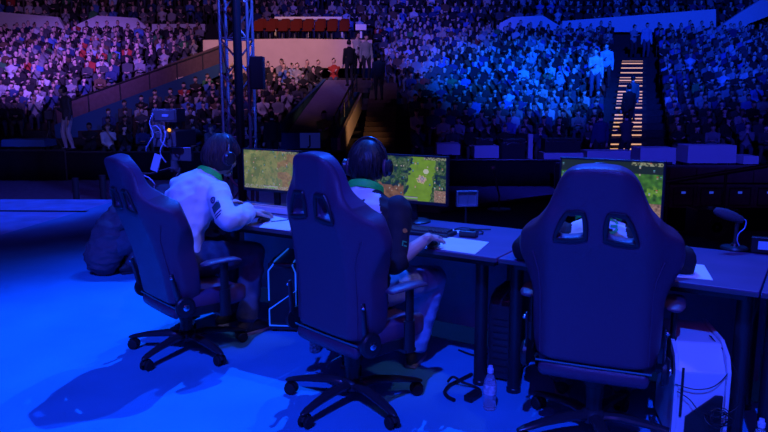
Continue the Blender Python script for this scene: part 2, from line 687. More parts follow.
M['jeans2'] = mat('dark_jeans', (0.09, 0.10, 0.14), 0.85, spec=0.15, vary=0.25, vscale=12)
M['green'] = mat('green_lanyard', (0.02, 0.85, 0.10), 0.6, emit=(0.0, 0.35, 0.04), estr=0.0)
M['patch'] = mat('dark_teal_patch', (0.02, 0.09, 0.11), 0.7)
M['navy'] = mat('navy_print', (0.02, 0.03, 0.16), 0.7)
M['orange'] = mat('orange_print', (0.65, 0.25, 0.04), 0.7)
M['gprint'] = mat('green_print', (0.03, 0.5, 0.16), 0.7)
M['eye'] = mat('eye_white', (0.7, 0.68, 0.66), 0.3)
M['whiteplastic'] = mat('white_plastic', (0.78, 0.79, 0.82), 0.35, vary=0.03)
M['bluetrim'] = mat('pale_blue_trim', (0.25, 0.5, 0.85), 0.3, emit=(0.01, 0.12, 1.0), estr=0.55)
M['shoe'] = mat('dark_shoe', (0.03, 0.028, 0.034), 0.6)
M['sole'] = mat('pale_shoe_sole', (0.4, 0.38, 0.4), 0.7)
M['cable'] = mat('black_cable', (0.015, 0.015, 0.017), 0.5)
M['bluecable'] = mat('pale_blue_cable', (0.35, 0.5, 0.8), 0.5)
M['screen'] = mat_vcol('lit_game_screen', 0.62)
M['foam'] = mat('grey_mic_foam', (0.12, 0.11, 0.13), 0.95, spec=0.1, bump=0.6, bscale=400)
M['water'] = mat('clear_bottle_plastic', (0.75, 0.85, 0.95), 0.15, trans=0.75)
M['label'] = mat('bottle_label', (0.55, 0.6, 0.7), 0.5, vary=0.5, vscale=40)
M['cap'] = mat('blue_white_cap', (0.6, 0.7, 0.85), 0.4)
M['canart'] = mat('patterned_can', (0.18, 0.2, 0.22), 0.3, metal=0.4, vary=0.9, vscale=60)
M['led'] = mat('blue_badge', (0.1, 0.15, 0.4), 0.4, emit=(0.03, 0.08, 1.0), estr=0.5)
M['tally'] = mat('orange_tally_lamp', (0.4, 0.2, 0.02), 0.4, emit=(1.0, 0.35, 0.03), estr=1.6)
M['keycap'] = mat('dark_keycap', (0.05, 0.05, 0.06), 0.45)

# ------------------------------------------------------------------ table frame of reference
TO, TD, TN = V((0.265, 3.563, 0)), V((0.846, -0.534, 0)).normalized(), V((0.534, 0.846, 0)).normalized()
TRZ = math.atan2(TD.y, TD.x)


def T(a, b, z=0.75):
    return TO + TD * a + TN * b + V((0, 0, z))


def find_a(px, b, z):
    lo, hi = -4.0, 4.0
    for _ in range(50):
        m = (lo + hi) / 2
        if proj(T(m, b, z))[0] < px:
            lo = m
        else:
            hi = m
    return lo


# ------------------------------------------------------------------ stage floor (a setting)
e0, e1 = G(0, 235), G(88, 214)
sdir = (e1 - e0).normalized()
c0, c1 = e0 - sdir * 3.0, G(112, 202)
mb = MB()
car = [V((-9, -3, 0)), V((9, -3, 0)), T(5.5, 0.70, 0), T(-2.3, 0.70, 0), T(-4.2, 1.15, 0), c1, e0, c0, V((-9, 2.4, 0))]
mb.prism(car, (0, 0, -0.12))
struct(mb.build('floor', M['carpet'], smooth=False))
mb = MB()
mb.prism([e0, c0, V((-9, 2.4, 0)), V((-12, 6, 0)), V((-12, 10.7, 0)), G(112, 199.5), c1], (0, 0, -0.12))
struct(mb.build('floor_strip', M['strip'], smooth=False))
mb = MB()
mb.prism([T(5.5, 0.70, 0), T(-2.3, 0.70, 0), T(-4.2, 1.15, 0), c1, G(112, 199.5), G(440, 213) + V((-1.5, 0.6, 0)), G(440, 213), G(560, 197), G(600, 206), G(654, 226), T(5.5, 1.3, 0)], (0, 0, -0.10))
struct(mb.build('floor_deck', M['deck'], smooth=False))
# dark joint lines across the pale strip
mb = MB()
a_, b_ = G(0, 211), G(80, 211.5)
d_ = (b_ - a_).normalized()
n_ = V((-d_.y, d_.x, 0)) * 0.05
mb.prism([a_ - d_ * 4 - n_ + V((0, 0, .004)), b_ + d_ * 0.1 - n_ + V((0, 0, .004)), b_ + d_ * 0.1 + n_ + V((0, 0, .004)), a_ - d_ * 4 + n_ + V((0, 0, .004))], (0, 0, -0.003))
struct(mb.build('trim_1', M['deck'], smooth=False))
# low lip along the far edge of the deck
mb = MB()
p, q = G(440, 213), G(560, 197)
mb.tube([p + V((0, 0, .03)), q + V((0, 0, .03))], 0.03, n=8)
struct(mb.build('trim_2', M['gun']))


# ------------------------------------------------------------------ tables
def table(a0, a1, label, lo=0.05, ro=0.06):
    mid = T((a0 + a1) / 2, 0, 0)
    r = empty('desk', mid, TRZ)
    tag(r, label, 'desk', 'row of joined player desks')
    w = a1 - a0 - 0.006
    mb = MB()
    mb.box((0, 0.40, 0.737), (w, 0.80, 0.026))
    mb.build('desktop', M['tabletop'], r, smooth=False, bevel=0.004)
    mb = MB()
    mb.box((0, -0.0005, 0.735), (w - 0.01, 0.004, 0.016))
    mb.build('edge_band', M['tabledge'], r, smooth=False)
    mb = MB()
    mb.box((0, 0.745, 0.410), (w - 0.02, 0.022, 0.62))
    mb.build('modesty_panel', M['panel'], r, smooth=False, bevel=0.003)
    mb = MB()
    for y in (0.12, 0.69):
        mb.box((0, y, 0.70), (w - 0.10, 0.05, 0.04))
    mb.build('under_frame', M['tleg'], r, smooth=False)
    for x in (-w / 2 + lo, w / 2 - ro):
        for y in (0.17, 0.60):
            mb = MB()
            mb.lathe((x, y, 0), [(0.038, 0), (0.038, 0.02), (0.034, 0.025), (0.034, 0.69), (0.05, 0.70), (0.05, 0.722)], n=18)
            mb.build('leg', M['tleg'], r)
    return r


table(-2.06, -0.856, 'purple-grey desk in front of the player in the white jersey')
table(-0.853, 0.347, 'purple-grey desk in front of the player with black sleeves, between two other desks', ro=0.150)
table(0.350, 1.500, 'purple-grey desk in front of the squarely seen chair', lo=0.036)
table(1.503, 2.70, 'purple-grey desk at the frame edge beside the microphone, cut off by the picture')

# ------------------------------------------------------------------ game pictures on the screens
def h2(x, y, s):
    return noise.noise(V((x, y, s * 7.3)))


def pic_forest(u, v, s):
    """u right 0..1, v up 0..1"""
    n1, n2, n3 = h2(u * 7, v * 5, s), h2(u * 22, v * 14, s + 3), h2(u * 60, v * 40, s + 5)
    tree = h2(u * 4.2, v * 3, s + 9) + 0.35 * n2
    g = V((0.10, 0.26, 0.035)) * (1 + 0.35 * n2)
    if s < 2:
        g = V((0.26, 0.28, 0.11)) * (1 + 0.35 * n1) * (1 + 0.25 * n3)
        if n2 > 0.15:
            g = V((0.16, 0.23, 0.09)) * (1 + 0.3 * n3)
        if u > 0.62 and n1 > -0.05:
            g = V((0.30, 0.20, 0.10)) * (1 + 0.4 * n2 + 0.3 * n3)
        if u < 0.3 and n1 < -0.1:
            g = V((0.15, 0.20, 0.08))
    elif s < 3:
        lane = u - (0.66 + 0.10 * (v - 0.5)) + 0.04 * n2
        if abs(lane) < 0.17:
            g = V((0.19, 0.36, 0.02)) * (1 + 0.2 * n2)
        else:
            g = V((0.035, 0.10, 0.025)) * (1 + 1.2 * n3) if n2 < 0.12 else V((0.09, 0.15, 0.07)) * (1 + 1.2 * n3)
            if n2 < -0.2:
                g = V((0.012, 0.035, 0.05))
        if u < 0.42 and v < 0.35 + 0.1 * n2:
            g = V((0.20, 0.10, 0.05)) * (1 + 0.7 * n2 + 0.3 * n3)
        if (u - .67) ** 2 * 2 + (v - .50) ** 2 < 0.008 + 0.01 * n3:
            g = V((0.65, 0.45, 0.35)) if n3 > -0.1 else V((0.1, 0.2, 0.5))
        if (u - .73) ** 2 * 2 + (v - .68) ** 2 < 0.003:
            g = V((0.6, 0.62, 0.55))
    else:
        g = V((0.06, 0.20, 0.02)) * (1 + 1.0 * n2)
        if tree > 0.1:
            g = V((0.16, 0.36, 0.03)) * (1 + 0.4 * n3)
        if v < 0.28:
            g = V((0.30, 0.20, 0.14)) * (1 + 0.8 * n3)
        if v > 0.8:
            g = V((0.015, 0.03, 0.02))
    # panels along the foot and the corner
    if 0.36 < u < 0.62 and v < 0.10:
        g = V((0.12, 0.12, 0.16)) if v < 0.03 or v > 0.08 else (V((0.2, 0.45, 0.1)) if v < 0.055 else V((0.45, 0.45, 0.6)))
    if u > 0.845 and v < 0.27:
        g = V((0.32, 0.20, 0.16)) * (1 + 0.9 * n3)
    if u > 0.70 and v > 0.94:
        g = V((0.35, 0.38, 0.25)) if n3 > 0 else V((0.05, 0.06, 0.03))
    if s < 2 and v < 0.09 and n3 > 0.12:
        g = V((0.4, 0.38, 0.4))
    # little figures, health bars and glints scattered over the map
    cu, cv = math.floor(u * 30), math.floor(v * 17)
    hsh = math.sin(cu * 127.1 + cv * 311.7 + s * 74.7) * 43758.5453
    hsh -= math.floor(hsh)
    if hsh > 0.93 and v > 0.12:
        fu, fv = u * 30 - cu, v * 17 - cv
        if 0.7 < fv < 0.9 and 0.2 < fu < 0.8:
            g = V((0.55, 0.10, 0.08)) if hsh > 0.965 else V((0.12, 0.45, 0.55))
        elif (fu - .5) ** 2 + (fv - .35) ** 2 < 0.07:
            g = V((0.50, 0.42, 0.36)) if hsh > 0.95 else V((0.08, 0.10, 0.20))
    return (max(0, g.x), max(0, g.y), max(0, g.z))


def screen_mesh(mb_w, mb_h, nx, ny, s):
    mb = MB()
    lay = mb.bm.loops.layers.float_color.new('picture')
    vs = [[mb.bm.verts.new(V((-mb_w / 2 + mb_w * i / nx, 0, mb_h * j / ny))) for i in range(nx + 1)] for j in range(ny + 1)]
    for j in range(ny):
        for i in range(nx):
            f = mb.bm.faces.new((vs[j][i], vs[j][i + 1], vs[j + 1][i + 1], vs[j + 1][i]))
            c = pic_forest((i + .5) / nx, (j + .5) / ny, s)
            for l in f.loops:
                l[lay] = (*c, 1)
    me = bpy.data.meshes.new('picture')
    mb.bm.to_mesh(me)
    mb.bm.free()
    return me


def monitor(px, right, b, zb, s, label, w=0.535, h=0.305):
    a = find_a(px, b, zb + 0.1)
    ac = a - w / 2 if right else a + w / 2
    r = empty('monitor', T(ac, b, 0.752), TRZ)
    tag(r, label, 'monitor', 'game monitors on the desks')
    z0 = zb - 0.752
    mb = MB()
    mb.box((0, 0.020, z0 + h / 2), (w, 0.026, h))
    mb.box((0, 0.045, z0 + h / 2), (w * 0.62, 0.03, h * 0.6), taper=0.9)
    mb.build('housing', M['plastic2'], r, smooth=False, bevel=0.004)
    mb = MB()
    t = 0.010
    for c, sz in (((0, 0.004, z0 + h - t / 2), (w, 0.008, t)), ((0, 0.004, z0 + t), (w, 0.008, 2 * t)), ((-w / 2 + t / 2, 0.004, z0 + h / 2), (t, 0.008, h)), ((w / 2 - t / 2, 0.004, z0 + h / 2), (t, 0.008, h))):
        mb.box(c, sz)
    mb.build('bezel', M['plastic2'], r, smooth=False, bevel=0.0015)
    me = screen_mesh(w - 2 * t, h - 3 * t, 120, 64, s)
    o = put('display', me, M['screen'], r, smooth=False, loc=(0, 0.0045, z0 + 2 * t))
    mb = MB()
    mb.box((0, 0.066, (z0 + 0.12) / 2 + 0.01), (0.05, 0.025, z0 + 0.12))
    mb.build('stand_neck', M['plastic'], r, smooth=False, bevel=0.006)
    mb = MB()
    mb.lathe((0, 0.05, 0), [(0.115, 0.0), (0.115, 0.006), (0.105, 0.012), (0.03, 0.014)], n=28)
    mb.build('stand_foot', M['plastic'], r)
    return r


mon1 = monitor(243, False, 0.62, 0.865, 1.2, 'thin black monitor showing an olive-green game picture, before the white-jersey player')
mon2 = monitor(447, True, 0.62, 0.875, 2.4, 'thin black monitor showing a bright green lane and trees, before the black-sleeved player')
mon3 = monitor(663, True, 0.62, 0.885, 3.3, 'thin black monitor mostly hidden behind the squarely seen chair, dark leafy picture', w=0.55, h=0.325)


# ------------------------------------------------------------------ gaming chairs
OUT = [(-.20, 0.0), (-.255, .03), (-.268, .15), (-.272, .30), (-.290, .40), (-.316, .46), (-.318, .53), (-.302, .585), (-.262, .635), (-.222, .69), (-.193, .745), (-.170, .805), (-.146, .862), (-.11, .905), (-.05, .922)]
HOLES = [[(0.052, .553), (.138, .540), (.150, .556), (.112, .652), (.098, .660), (.062, .664), (.052, .650), (.046, .57)]]
HOLES.append([(-u, v) for u, v in reversed(HOLES[0])])
VS = 0.945
OUT = [(u * (1 + 0.05 * (0.35 < v < 0.6)), v * VS) for u, v in OUT]
HOLES = [[(u, (v - 0.6) * 0.85 + 0.625) for u, v in h] for h in HOLES]


def sstep(x, a, b):
    t = max(0, min(1, (x - a) / (b - a)))
    return t * t * (3 - 2 * t)


def bend_back(p):
    """flat shell coordinates (u across, v up, w thickness) to the chair back before reclining"""
    u, v, w = p
    au = abs(u)
    body = 1 - sstep(v, 0.62, 0.80)
    f = (0.125 * sstep(au, 0.17, 0.36)) * body + 0.045 * sstep(au, 0.08, 0.2) * (1 - body)
    f += 0.035 * math.sin(PI * max(0, min(1, v / 0.55))) * 0.6 - 0.02 * sstep(v, 0.6, 0.9) * 0
    if w > 0:
        f += 0.055 * sstep(au, 0.15, 0.225) * (1 - sstep(au, 0.27, 0.33)) * body + 0.02
        f += 0.025 * sstep(v, 0.70, 0.78) * (1 - sstep(au, 0.06, 0.16))
    return V((u, w + f, v))


def make_back_mesh():
    cu = bpy.data.curves.new('outline', 'CURVE')
    cu.dimensions = '2D'
    cu.fill_mode = 'BOTH'
    full = OUT + [(-u, v) for u, v in reversed(OUT)]
    for pts in [catmull([V((u, v, 0)) for u, v in full], 5)] + [catmull([V((u, v, 0)) for u, v in h], 4) for h in HOLES]:
        sp_ = cu.splines.new('POLY')
        sp_.points.add(len(pts) - 1)
        for q, p in zip(sp_.points, pts):
            q.co = (p.x, p.y, 0, 1)
        sp_.use_cyclic_u = True
    cu.extrude = 0.009
    cu.bevel_depth = 0.018
    cu.offset = -0.018
    cu.bevel_resolution = 3
    o = bpy.data.objects.new('outline', cu)
    COL.objects.link(o)
    dg = bpy.context.evaluated_depsgraph_get()
    me = bpy.data.meshes.new_from_object(o.evaluated_get(dg))
    bpy.data.objects.remove(o)
    mb = MB()
    mb.bm.from_mesh(me)
    bmesh.ops.remove_doubles(mb.bm, verts=mb.bm.verts, dist=0.0004)
    out = remeshed(mb, 0.0095, 5, None, 'backrest')
    for v in out.vertices:
        v.co = bend_back(v.co)
    return out


BACK_ME = make_back_mesh()
BACK_ME.materials.append(M['leather'])
BACK_ME.materials.append(M['leather2'])
BACK_ME.update()
for p_ in BACK_ME.polygons:
    if abs(p_.center.x) > 0.235 and p_.center.z < 0.66 or p_.normal.y > 0.1:
        p_.material_index = 1
BACK_ME.shade_smooth()


def make_chair(hub, theta, recline, phase, label, arms=True, dz=0.0, fw=0.05, ax=0.335):
    tt = math.radians(theta)
    bo = V((0, -fw, 0))
    r = empty('gaming_chair', (hub[0] + math.sin(tt) * fw, hub[1] + math.cos(tt) * fw, 0), -tt)
    tag(r, label, 'chair', 'dark gaming chairs at the desks')
    # five-legged base
    mb = MB()
    mb.lathe(bo, [(0.03, 0.075), (0.052, 0.08), (0.055, 0.12), (0.042, 0.135), (0.03, 0.14)], n=24)
    base = mb.build('star_base', M['plastic2'], r)
    for k in range(5):
        a = math.radians(phase + theta + 72 * k)
        d = V((math.cos(a), math.sin(a), 0))
        s_ = V((-d.y, d.x, 0))
        mb = MB()
        mb.tube([bo + d * 0.035 + V((0, 0, .105)), bo + d * 0.12 + V((0, 0, .112)), bo + d * 0.25 + V((0, 0, .098)), bo + d * 0.335 + V((0, 0, .082)), bo + d * 0.368 + V((0, 0, .074))],
                [(0.031, 0.022), (0.030, 0.022), (0.026, 0.017), (0.022, 0.013), (0.014, 0.009)], n=10, side=s_, round_ends=True)
        mb.build('leg', M['plastic2'], base)
        mb = MB()
        c = bo + d * 0.345
        for k2 in (-1, 1):
            w0 = c + s_ * k2 * 0.009 + V((0, 0, .031))
            mb.lathe(w0, [(0.012, 0.0), (0.029, 0.001), (0.031, 0.005), (0.031, 0.015), (0.027, 0.019), (0.01, 0.02)], axis=s_ * k2, n=18)
        mb.tube([c + V((0, 0, .05)), c + V((0, 0, .088))], 0.009, n=10)
        mb.tube([c - d * 0.034 + V((0, 0, .036)), c - d * 0.022 + V((0, 0, .058)), c + V((0, 0, .067)), c + d * 0.022 + V((0, 0, .058)), c + d * 0.033 + V((0, 0, .04))], [(0.012, 0.004)] * 5, n=8, side=s_)
        mb.build('caster', M['rubber'], base)
    mb = MB()
    mb.lathe(bo, [(0.036, 0.13), (0.036, 0.20), (0.040, 0.202), (0.040, 0.265 + dz), (0.044, 0.268 + dz), (0.044, 0.315 + dz), (0.03, 0.32 + dz)], n=24)
    mb.build('gas_lift', M['plastic'], r)
    mb = MB()
    mb.box((0, 0.03, 0.335), (0.20, 0.26, 0.045), taper=1.15)
    mb.box((0, -0.10, 0.340), (0.10, 0.14, 0.04))
    mb.tube([(0.08, 0.07, 0.335), (0.20, 0.08, 0.33), (0.27, 0.085, 0.325)], [0.007, 0.007, 0.014], n=8)
    mb.build('tilt_mechanism', M['gun'], r, bevel=0.004).location.z = dz
    # seat
    def seat_shape(u, p):
        q = p.copy()
        ex = lambda t, k: math.copysign(abs(t) ** k, t)
        q = V((0.255 * ex(u.x, 0.45), 0.240 * ex(u.y, 0.45), 0.055 * ex(u.z, 0.55)))
        if u.z > 0:
            q.z += 0.035 * sstep(abs(q.x), 0.15, 0.23) - 0.02 * sstep(q.y, 0.16, 0.28)
        return q
    mb = MB()
    mb.ball((0, 0.035, 0.41), 1.0, n=40, m=22, fn=seat_shape)
    mb.build('seat', M['leather'], r).location.z = dz
    mb = MB()
    mb.tube([(-0.21, -0.205, 0.375), (-0.1, -0.212, 0.375), (0.1, -0.212, 0.375), (0.21, -0.205, 0.375)], [(0.035, 0.022)] * 4, n=12, side=V((0, 0, 1)), round_ends=True)
    mb.build('seat_rear_cover', M['leather2'], r).location.z = dz
    mb = MB()
    mb.tube([(-0.24, -0.222, 0.412), (0, -0.228, 0.412), (0.24, -0.222, 0.412)], 0.0045, n=6)
    mb.build('seat_piping', M['teal'], r, label='thin teal piping').location.z = dz
    # back
    hinge = V((0, -0.205, 0.425 + dz))
    rm = Matrix.Rotation(math.radians(recline), 4, 'X')
    bk = bpy.data.objects.new('backrest', BACK_ME)
    COL.objects.link(bk)
    bk.parent = r
    bk.location = hinge
    bk.rotation_euler = (math.radians(recline), 0, 0)
    for h in HOLES:
        mb = MB()
        pts = [bend_back(V((p.x, p.y, -0.026))) for p in catmull([V((u, v, 0)) for u, v in h], 3)]
        ctr = sum(pts, V()) / len(pts)
        prev = None
        rings = []
        n = len(pts)
        for i, p in enumerate(pts):
            o_ = (p - ctr)
            o_.y = 0
            o_.normalize()
            rings.append([p + o_ * (0.009 + 0.011 * math.cos(t)) + V((0, -0.003 + 0.007 * math.sin(t), 0)) for t in [2 * PI * j / 8 for j in range(8)]])
        rings.append(rings[0])
        mb.rings(rings, cap=False)
        bmesh.ops.remove_doubles(mb.bm, verts=mb.bm.verts, dist=1e-5)
        mb.build('harness_slot_trim', M['plastic'], bk)
    for k in (-1, 1):
        mb = MB()
        pts = [bend_back(V((k * x, v, -0.029))) for x, v in ((0.225, 0.02), (0.225, 0.15), (0.226, 0.32), (0.235, 0.40), (0.262, 0.48))]
        mb.tube(pts, 0.0035, n=6)
        mb.build('seam_piping', M['leather2'], bk)
    # hinges with steel levers
    for k in (-1, 1):
        mb = MB()
        x = k * 0.288
        mb.lathe((x, -0.185, 0.425), [(0.02, -0.012), (0.058, -0.01), (0.06, 0.008), (0.05, 0.018), (0.02, 0.020)], axis=V((k, 0, 0)), n=26)
        mb.box((x - k * 0.004, -0.06, 0.385), (0.012, 0.26, 0.05))
        hg = mb.build('hinge_cover', M['plastic'], r, bevel=0.002)
        hg.location.z = dz
        mb = MB()
        d = V((0, -math.sin(math.radians(recline)), math.cos(math.radians(recline))))
        p0 = V((x - k * 0.006, -0.205, 0.425))
        f_ = V((0, 1, 0))
        mb.tube([p0 + d * 0.02, p0 + d * 0.10, p0 + d * 0.20 + f_ * 0.004], [(0.018, 0.006), (0.016, 0.006), (0.013, 0.006)], n=8, side=V((0, 1, 0)), round_ends=True)
        mb.build('hinge_plate', M['gun'], hg)
        for t in (0.035, 0.185):
            mb = MB()
            mb.ball(p0 + d * t + V((k * 0.008, -0.004, 0)), 0.0095)
            mb.build('hinge_bolt', M['chrome'], hg, label='polished steel bolt head')
        mb = MB()
        mb.ball(V((x + k * 0.021, -0.185, 0.425)), (0.005, 0.02, 0.02))
        mb.build('hinge_bolt', M['chrome'], hg, label='polished steel bolt head')
    if arms:
        for k in (-1, 1):
            mb = MB()
            x = k * ax
            mb.box((k * (ax - 0.09), 0.04, 0.352), (0.20, 0.07, 0.014))
            mb.tube([(x, 0.04, 0.345), (x, 0.04, 0.50)], [(0.018, 0.034)] * 2, n=14, side=V((1, 0, 0)))
            mb.tube([(x, 0.04, 0.48), (x, 0.04, 0.655)], [(0.013, 0.026)] * 2, n=14, side=V((1, 0, 0)))
            ar = mb.build('armrest', M['plastic'], r)
            ar.location.z = dz
            mb = MB()
            mb.tube([(x, -0.09, 0.662), (x, -0.05, 0.668), (x, 0.04, 0.672), (x, 0.11, 0.668), (x, 0.14, 0.658)], [(0.030, 0.010), (0.043, 0.014), (0.045, 0.015), (0.040, 0.014), (0.026, 0.010)], n=16, side=V((1, 0, 0)), round_ends=True)
            mb.build('arm_pad', M['leather2'], ar)
    return r


HL, HM, HR = V((-1.219, 4.21, 0)), V((-0.172, 3.42, 0)), V((0.965, 3.03, 0))
make_chair(V((-1.205, 4.10, 0)), 49, 15, 29, 'dark high-backed gaming chair under the white-jersey player, leaning back at an angle', dz=-0.055)
make_chair(V((-0.160, 3.36, 0)), 47, 6, 17, 'dark high-backed gaming chair under the black-sleeved player in blue jeans', dz=-0.01, ax=0.315)
make_chair(V((0.955, 3.00, 0)), 23, 11, 50, 'dark high-backed gaming chair seen squarely from behind, beside the white computer tower', dz=-0.015, ax=0.31)


# ------------------------------------------------------------------ players
def to_local(root_loc, th, p):
    d = V(p) - V(root_loc)
    t = math.radians(th)
    R, F = V((math.cos(t), -math.sin(t), 0)), V((math.sin(t), math.cos(t), 0))
    return V((d.dot(R), d.dot(F), d.z))


def headset(J, root, label, glow):
    """worn over the hair: band, two ear cups with cushions, a microphone boom"""
    hm, c, s = J['hm'], J['head'], J['s']
    r = empty('headset', root.matrix_basis @ c, 0)
    r.rotation_euler = (root.rotation_euler.to_matrix() @ hm).to_euler()
    tag(r, label, 'headset', 'headsets worn by the players')
    mb = MB()
    pts, rad = [], []
    for i in range(19):
        a = PI * (-0.02 + 1.04 * i / 18)
        pts.append(V((0.108 * math.cos(a), -0.012, 0.148 * math.sin(a) - 0.002)))
        rad.append((0.016, 0.007))
    mb.tube(pts, rad, n=10, side=V((0, 1, 0)))
    b = mb.build('headband', M['plastic2'], r)
    mb = MB()
    mb.tube([p * 0.955 + V((0, 0, 0.001)) for p in pts[4:15]], [(0.014, 0.006)] * 11, n=8, side=V((0, 1, 0)), round_ends=True)
    mb.build('band_pad', M['leather2'], b)
    for k in (-1, 1):
        mb = MB()
        mb.lathe((k * 0.107, -0.010, -0.012), [(0.032, 0.0), (0.042, 0.002), (0.044, 0.016), (0.036, 0.026), (0.02, 0.029)], axis=V((k, 0, 0)), n=26)
        mb.lathe((k * 0.1345, -0.010, -0.012), [(0.02, 0.0), (0.022, 0.004), (0.012, 0.006)], axis=V((k, 0, 0)), n=20)
        cu = mb.build('ear_cup', M['plastic2'], r)
        mb = MB()
        ring = []
        for i in range(24):
            a = 2 * PI * i / 24
            cc = V((k * 0.100, -0.010 + 0.033 * math.cos(a), -0.012 + 0.038 * math.sin(a)))
            o_ = V((0, math.cos(a), math.sin(a)))
            ring.append([cc + o_ * 0.012 * math.cos(t) + V((0.010 * math.sin(t), 0, 0)) for t in [2 * PI * j / 8 for j in range(8)]])
        ring.append(ring[0])
        mb.rings(ring, cap=False)
        mb.build('ear_cushion', M['leather2'], cu)
    mb = MB()
    mb.tube(catmull([V((-0.118, 0.02, -0.03)), V((-0.110, 0.07, -0.065)), V((-0.075, 0.115, -0.085)), V((-0.03, 0.128, -0.085))], 4, closed=False), 0.004, n=6)
    mb.ball((-0.028, 0.128, -0.085), 0.010)
    mb.build('microphone_boom', M['plastic'], r)
    return r


def player(root_loc, th, J, label, hairm, top, sleeve_len, hands, trousers, hairkw, sidepanel=None, shoes=True, seed=1.0, hips=True):
    root_loc = V(root_loc)
    mb = MB()
    torso(mb, J)
    for sd in 'RL':
        arm(mb, J, sd)
        leg(mb, J, sd)
        A = J['an' + sd]
        mb.tube([A + V((0, 0, -0.04)), A + V((0, 0.06, -0.05)), A + V((0, 0.14, -0.06))], [0.03, 0.032, 0.02], n=8, round_ends=True)
        hand(mb, J, sd, **hands[sd])
    head(mb, J)
    me = remeshed(mb, 0.0052, 3, None, 'person', 0.4)
    p = put('person', me, M['skin'])
    p.location = root_loc
    p.rotation_euler = (0, 0, -math.radians(th))
    bpy.context.view_layer.update()
    tag(p, label, 'person', 'players at the desks')
    # eyes
    mb = MB()
    for k in (-1, 1):
        mb.ball(J['head'] + J['hm'] @ V((k * 0.031, 0.081, 0.012)), (0.013, 0.011, 0.010), rot=J['hm'])
    mb.build('eyes', M['eye'], p)
    # jersey
    mb = MB()
    torso(mb, J, 0.016)
    if hips:
        d0 = (J['waist'] - J['pelvis']).normalized()
        mb.tube([J['pelvis'] - d0 * 0.07, J['pelvis'] + d0 * 0.06], [(0.188, 0.135), (0.186, 0.135)], n=18, side=J['R'])
    for sd in 'RL':
        arm(mb, J, sd, 0.017, sleeve_len)
        if sleeve_len > 0.8:
            e = lerp(J['el' + sd], J['wr' + sd], sleeve_len)
            mb.tube([lerp(J['el' + sd], e, 0.86), e], [0.046, 0.043], n=12)
    me = remeshed(mb, 0.0085, 3, None, 'jersey')
    cloth_noise(me, 0.015, 8.0, seed)
    if sidepanel:
        me.materials.append(top)
        me.materials.append(sidepanel)
        S = segs_of(J)
        for f in me.polygons:
            c = V(f.center)
            near = min(S[:10] + S[10:], key=lambda g: seg_dist(c, g[0], g[1], g[2]))
            arm_ = any(near is g for g in S[4:])
            rel = c - J['chest']
            side = abs(rel.dot(J['R']))
            upv = (J['upper'] - J['waist']).normalized()
            h = rel.dot(upv)
            if not arm_ and (h < 0.02 or (h < 0.15 and side > 0.06)) or (not arm_ and c.z < J['chest'].z - 0.02):
                f.material_index = 1
            if not arm_ and h >= 0.10 and side < 0.075:
                f.material_index = 1
        jo = put('jersey', me, [], p)
    else:
        jo = put('jersey', me, top, p)
    mb = MB()
    P = J['pelvis']
    mb.tube([P + V((0, -0.02, -0.09)), P + V((0, -0.01, 0.0)), P + V((0, 0, 0.07))], [(0.16, 0.11), (0.182, 0.13), (0.172, 0.122)], n=18, side=J['R'], round_ends=True)
    for sd in 'RL':
        leg(mb, J, sd, 0.016, 0.93)
        K, A = J['kn' + sd], J['an' + sd]
        mb.tube([lerp(K, A, 0.5), lerp(K, A, 0.97)], [0.066, 0.066], n=14)
    me = remeshed(mb, 0.0095, 3, None, 'trousers')
    cloth_noise(me, 0.010, 10.0, seed + 3)
    put('trousers', me, trousers, p)
    for sd in 'RL':
        u, so = shoe_mb(J, sd, J['F'])
        sh = u.build('shoe', M['shoe'], p)
        so.build('sole', M['sole'], sh, bevel=0.004)
    hair(J, 'hair', hairm, p, **hairkw)
    # lanyard collar
    mb = MB()
    ctr, nd = lerp(J['neck'], J['chin'], 0.02), (J['chin'] - J['upper']).normalized()
    x = J['R']
    y = nd.cross(x)
    y = x.cross(nd) * -1
    pts = []
    for i in range(25):
        a = 2 * PI * i / 24
        q = ctr + x * 0.098 * math.cos(a) - y * 0.094 * math.sin(a)
        q += nd * (0.012 if math.sin(a) > 0 else 0.012 - 0.055 * abs(math.sin(a)))
        pts.append(q)
    rings = []
    for i, q in enumerate(pts):
        o_ = (q - ctr)
        o_ -= nd * o_.dot(nd)
        o_.normalize()
        rings.append([q + o_ * 0.005 * math.cos(t) + nd * 0.022 * math.sin(t) for t in [2 * PI * j / 8 for j in range(8)]])
    mb.rings(rings, cap=False)
    mb.build('lanyard', M['green'], p, label='bright green neck strap')
    return p, jo


# --- white-jersey player
thL = 40
lc = lambda p: to_local(HL, thL, p)
mouse_L = G(264, 218, 0.775)
hL = lc(mouse_L)
JL = pose(pelvis=(-0.13, 0.02, 0.54), lean=31, curl=22, yaw=0, headpitch=18, headyaw=2, headfwd=0.03, s=1.06,
          handR=hL + V((0.0, -0.11, 0.055)), handL=(-0.16, 0.42, 0.845), footR=(0.12, 0.36, 0), footL=(-0.14, 0.40, 0),
          poleR=(0.85, -0.55, -0.42), poleL=(-1.0, -0.2, 0.15))
pL, jL = player(HL, thL, JL, 'person in a white long-sleeved jersey and green lanyard, leaning to the desk, hand on mouse', M['hair'], M['white'], 0.97,
                {'R': dict(direction=V((-0.05, 1, -0.10)), curl=24), 'L': dict(direction=V((0.1, 1, -0.05)), curl=26)}, M['jeans2'],
                dict(n=420, length=1.0, fringe=0.25, seed=4, low=-0.75), seed=1.0)
headset(JL, pL, 'black over-ear headset on the dark-haired player in the white jersey', None)
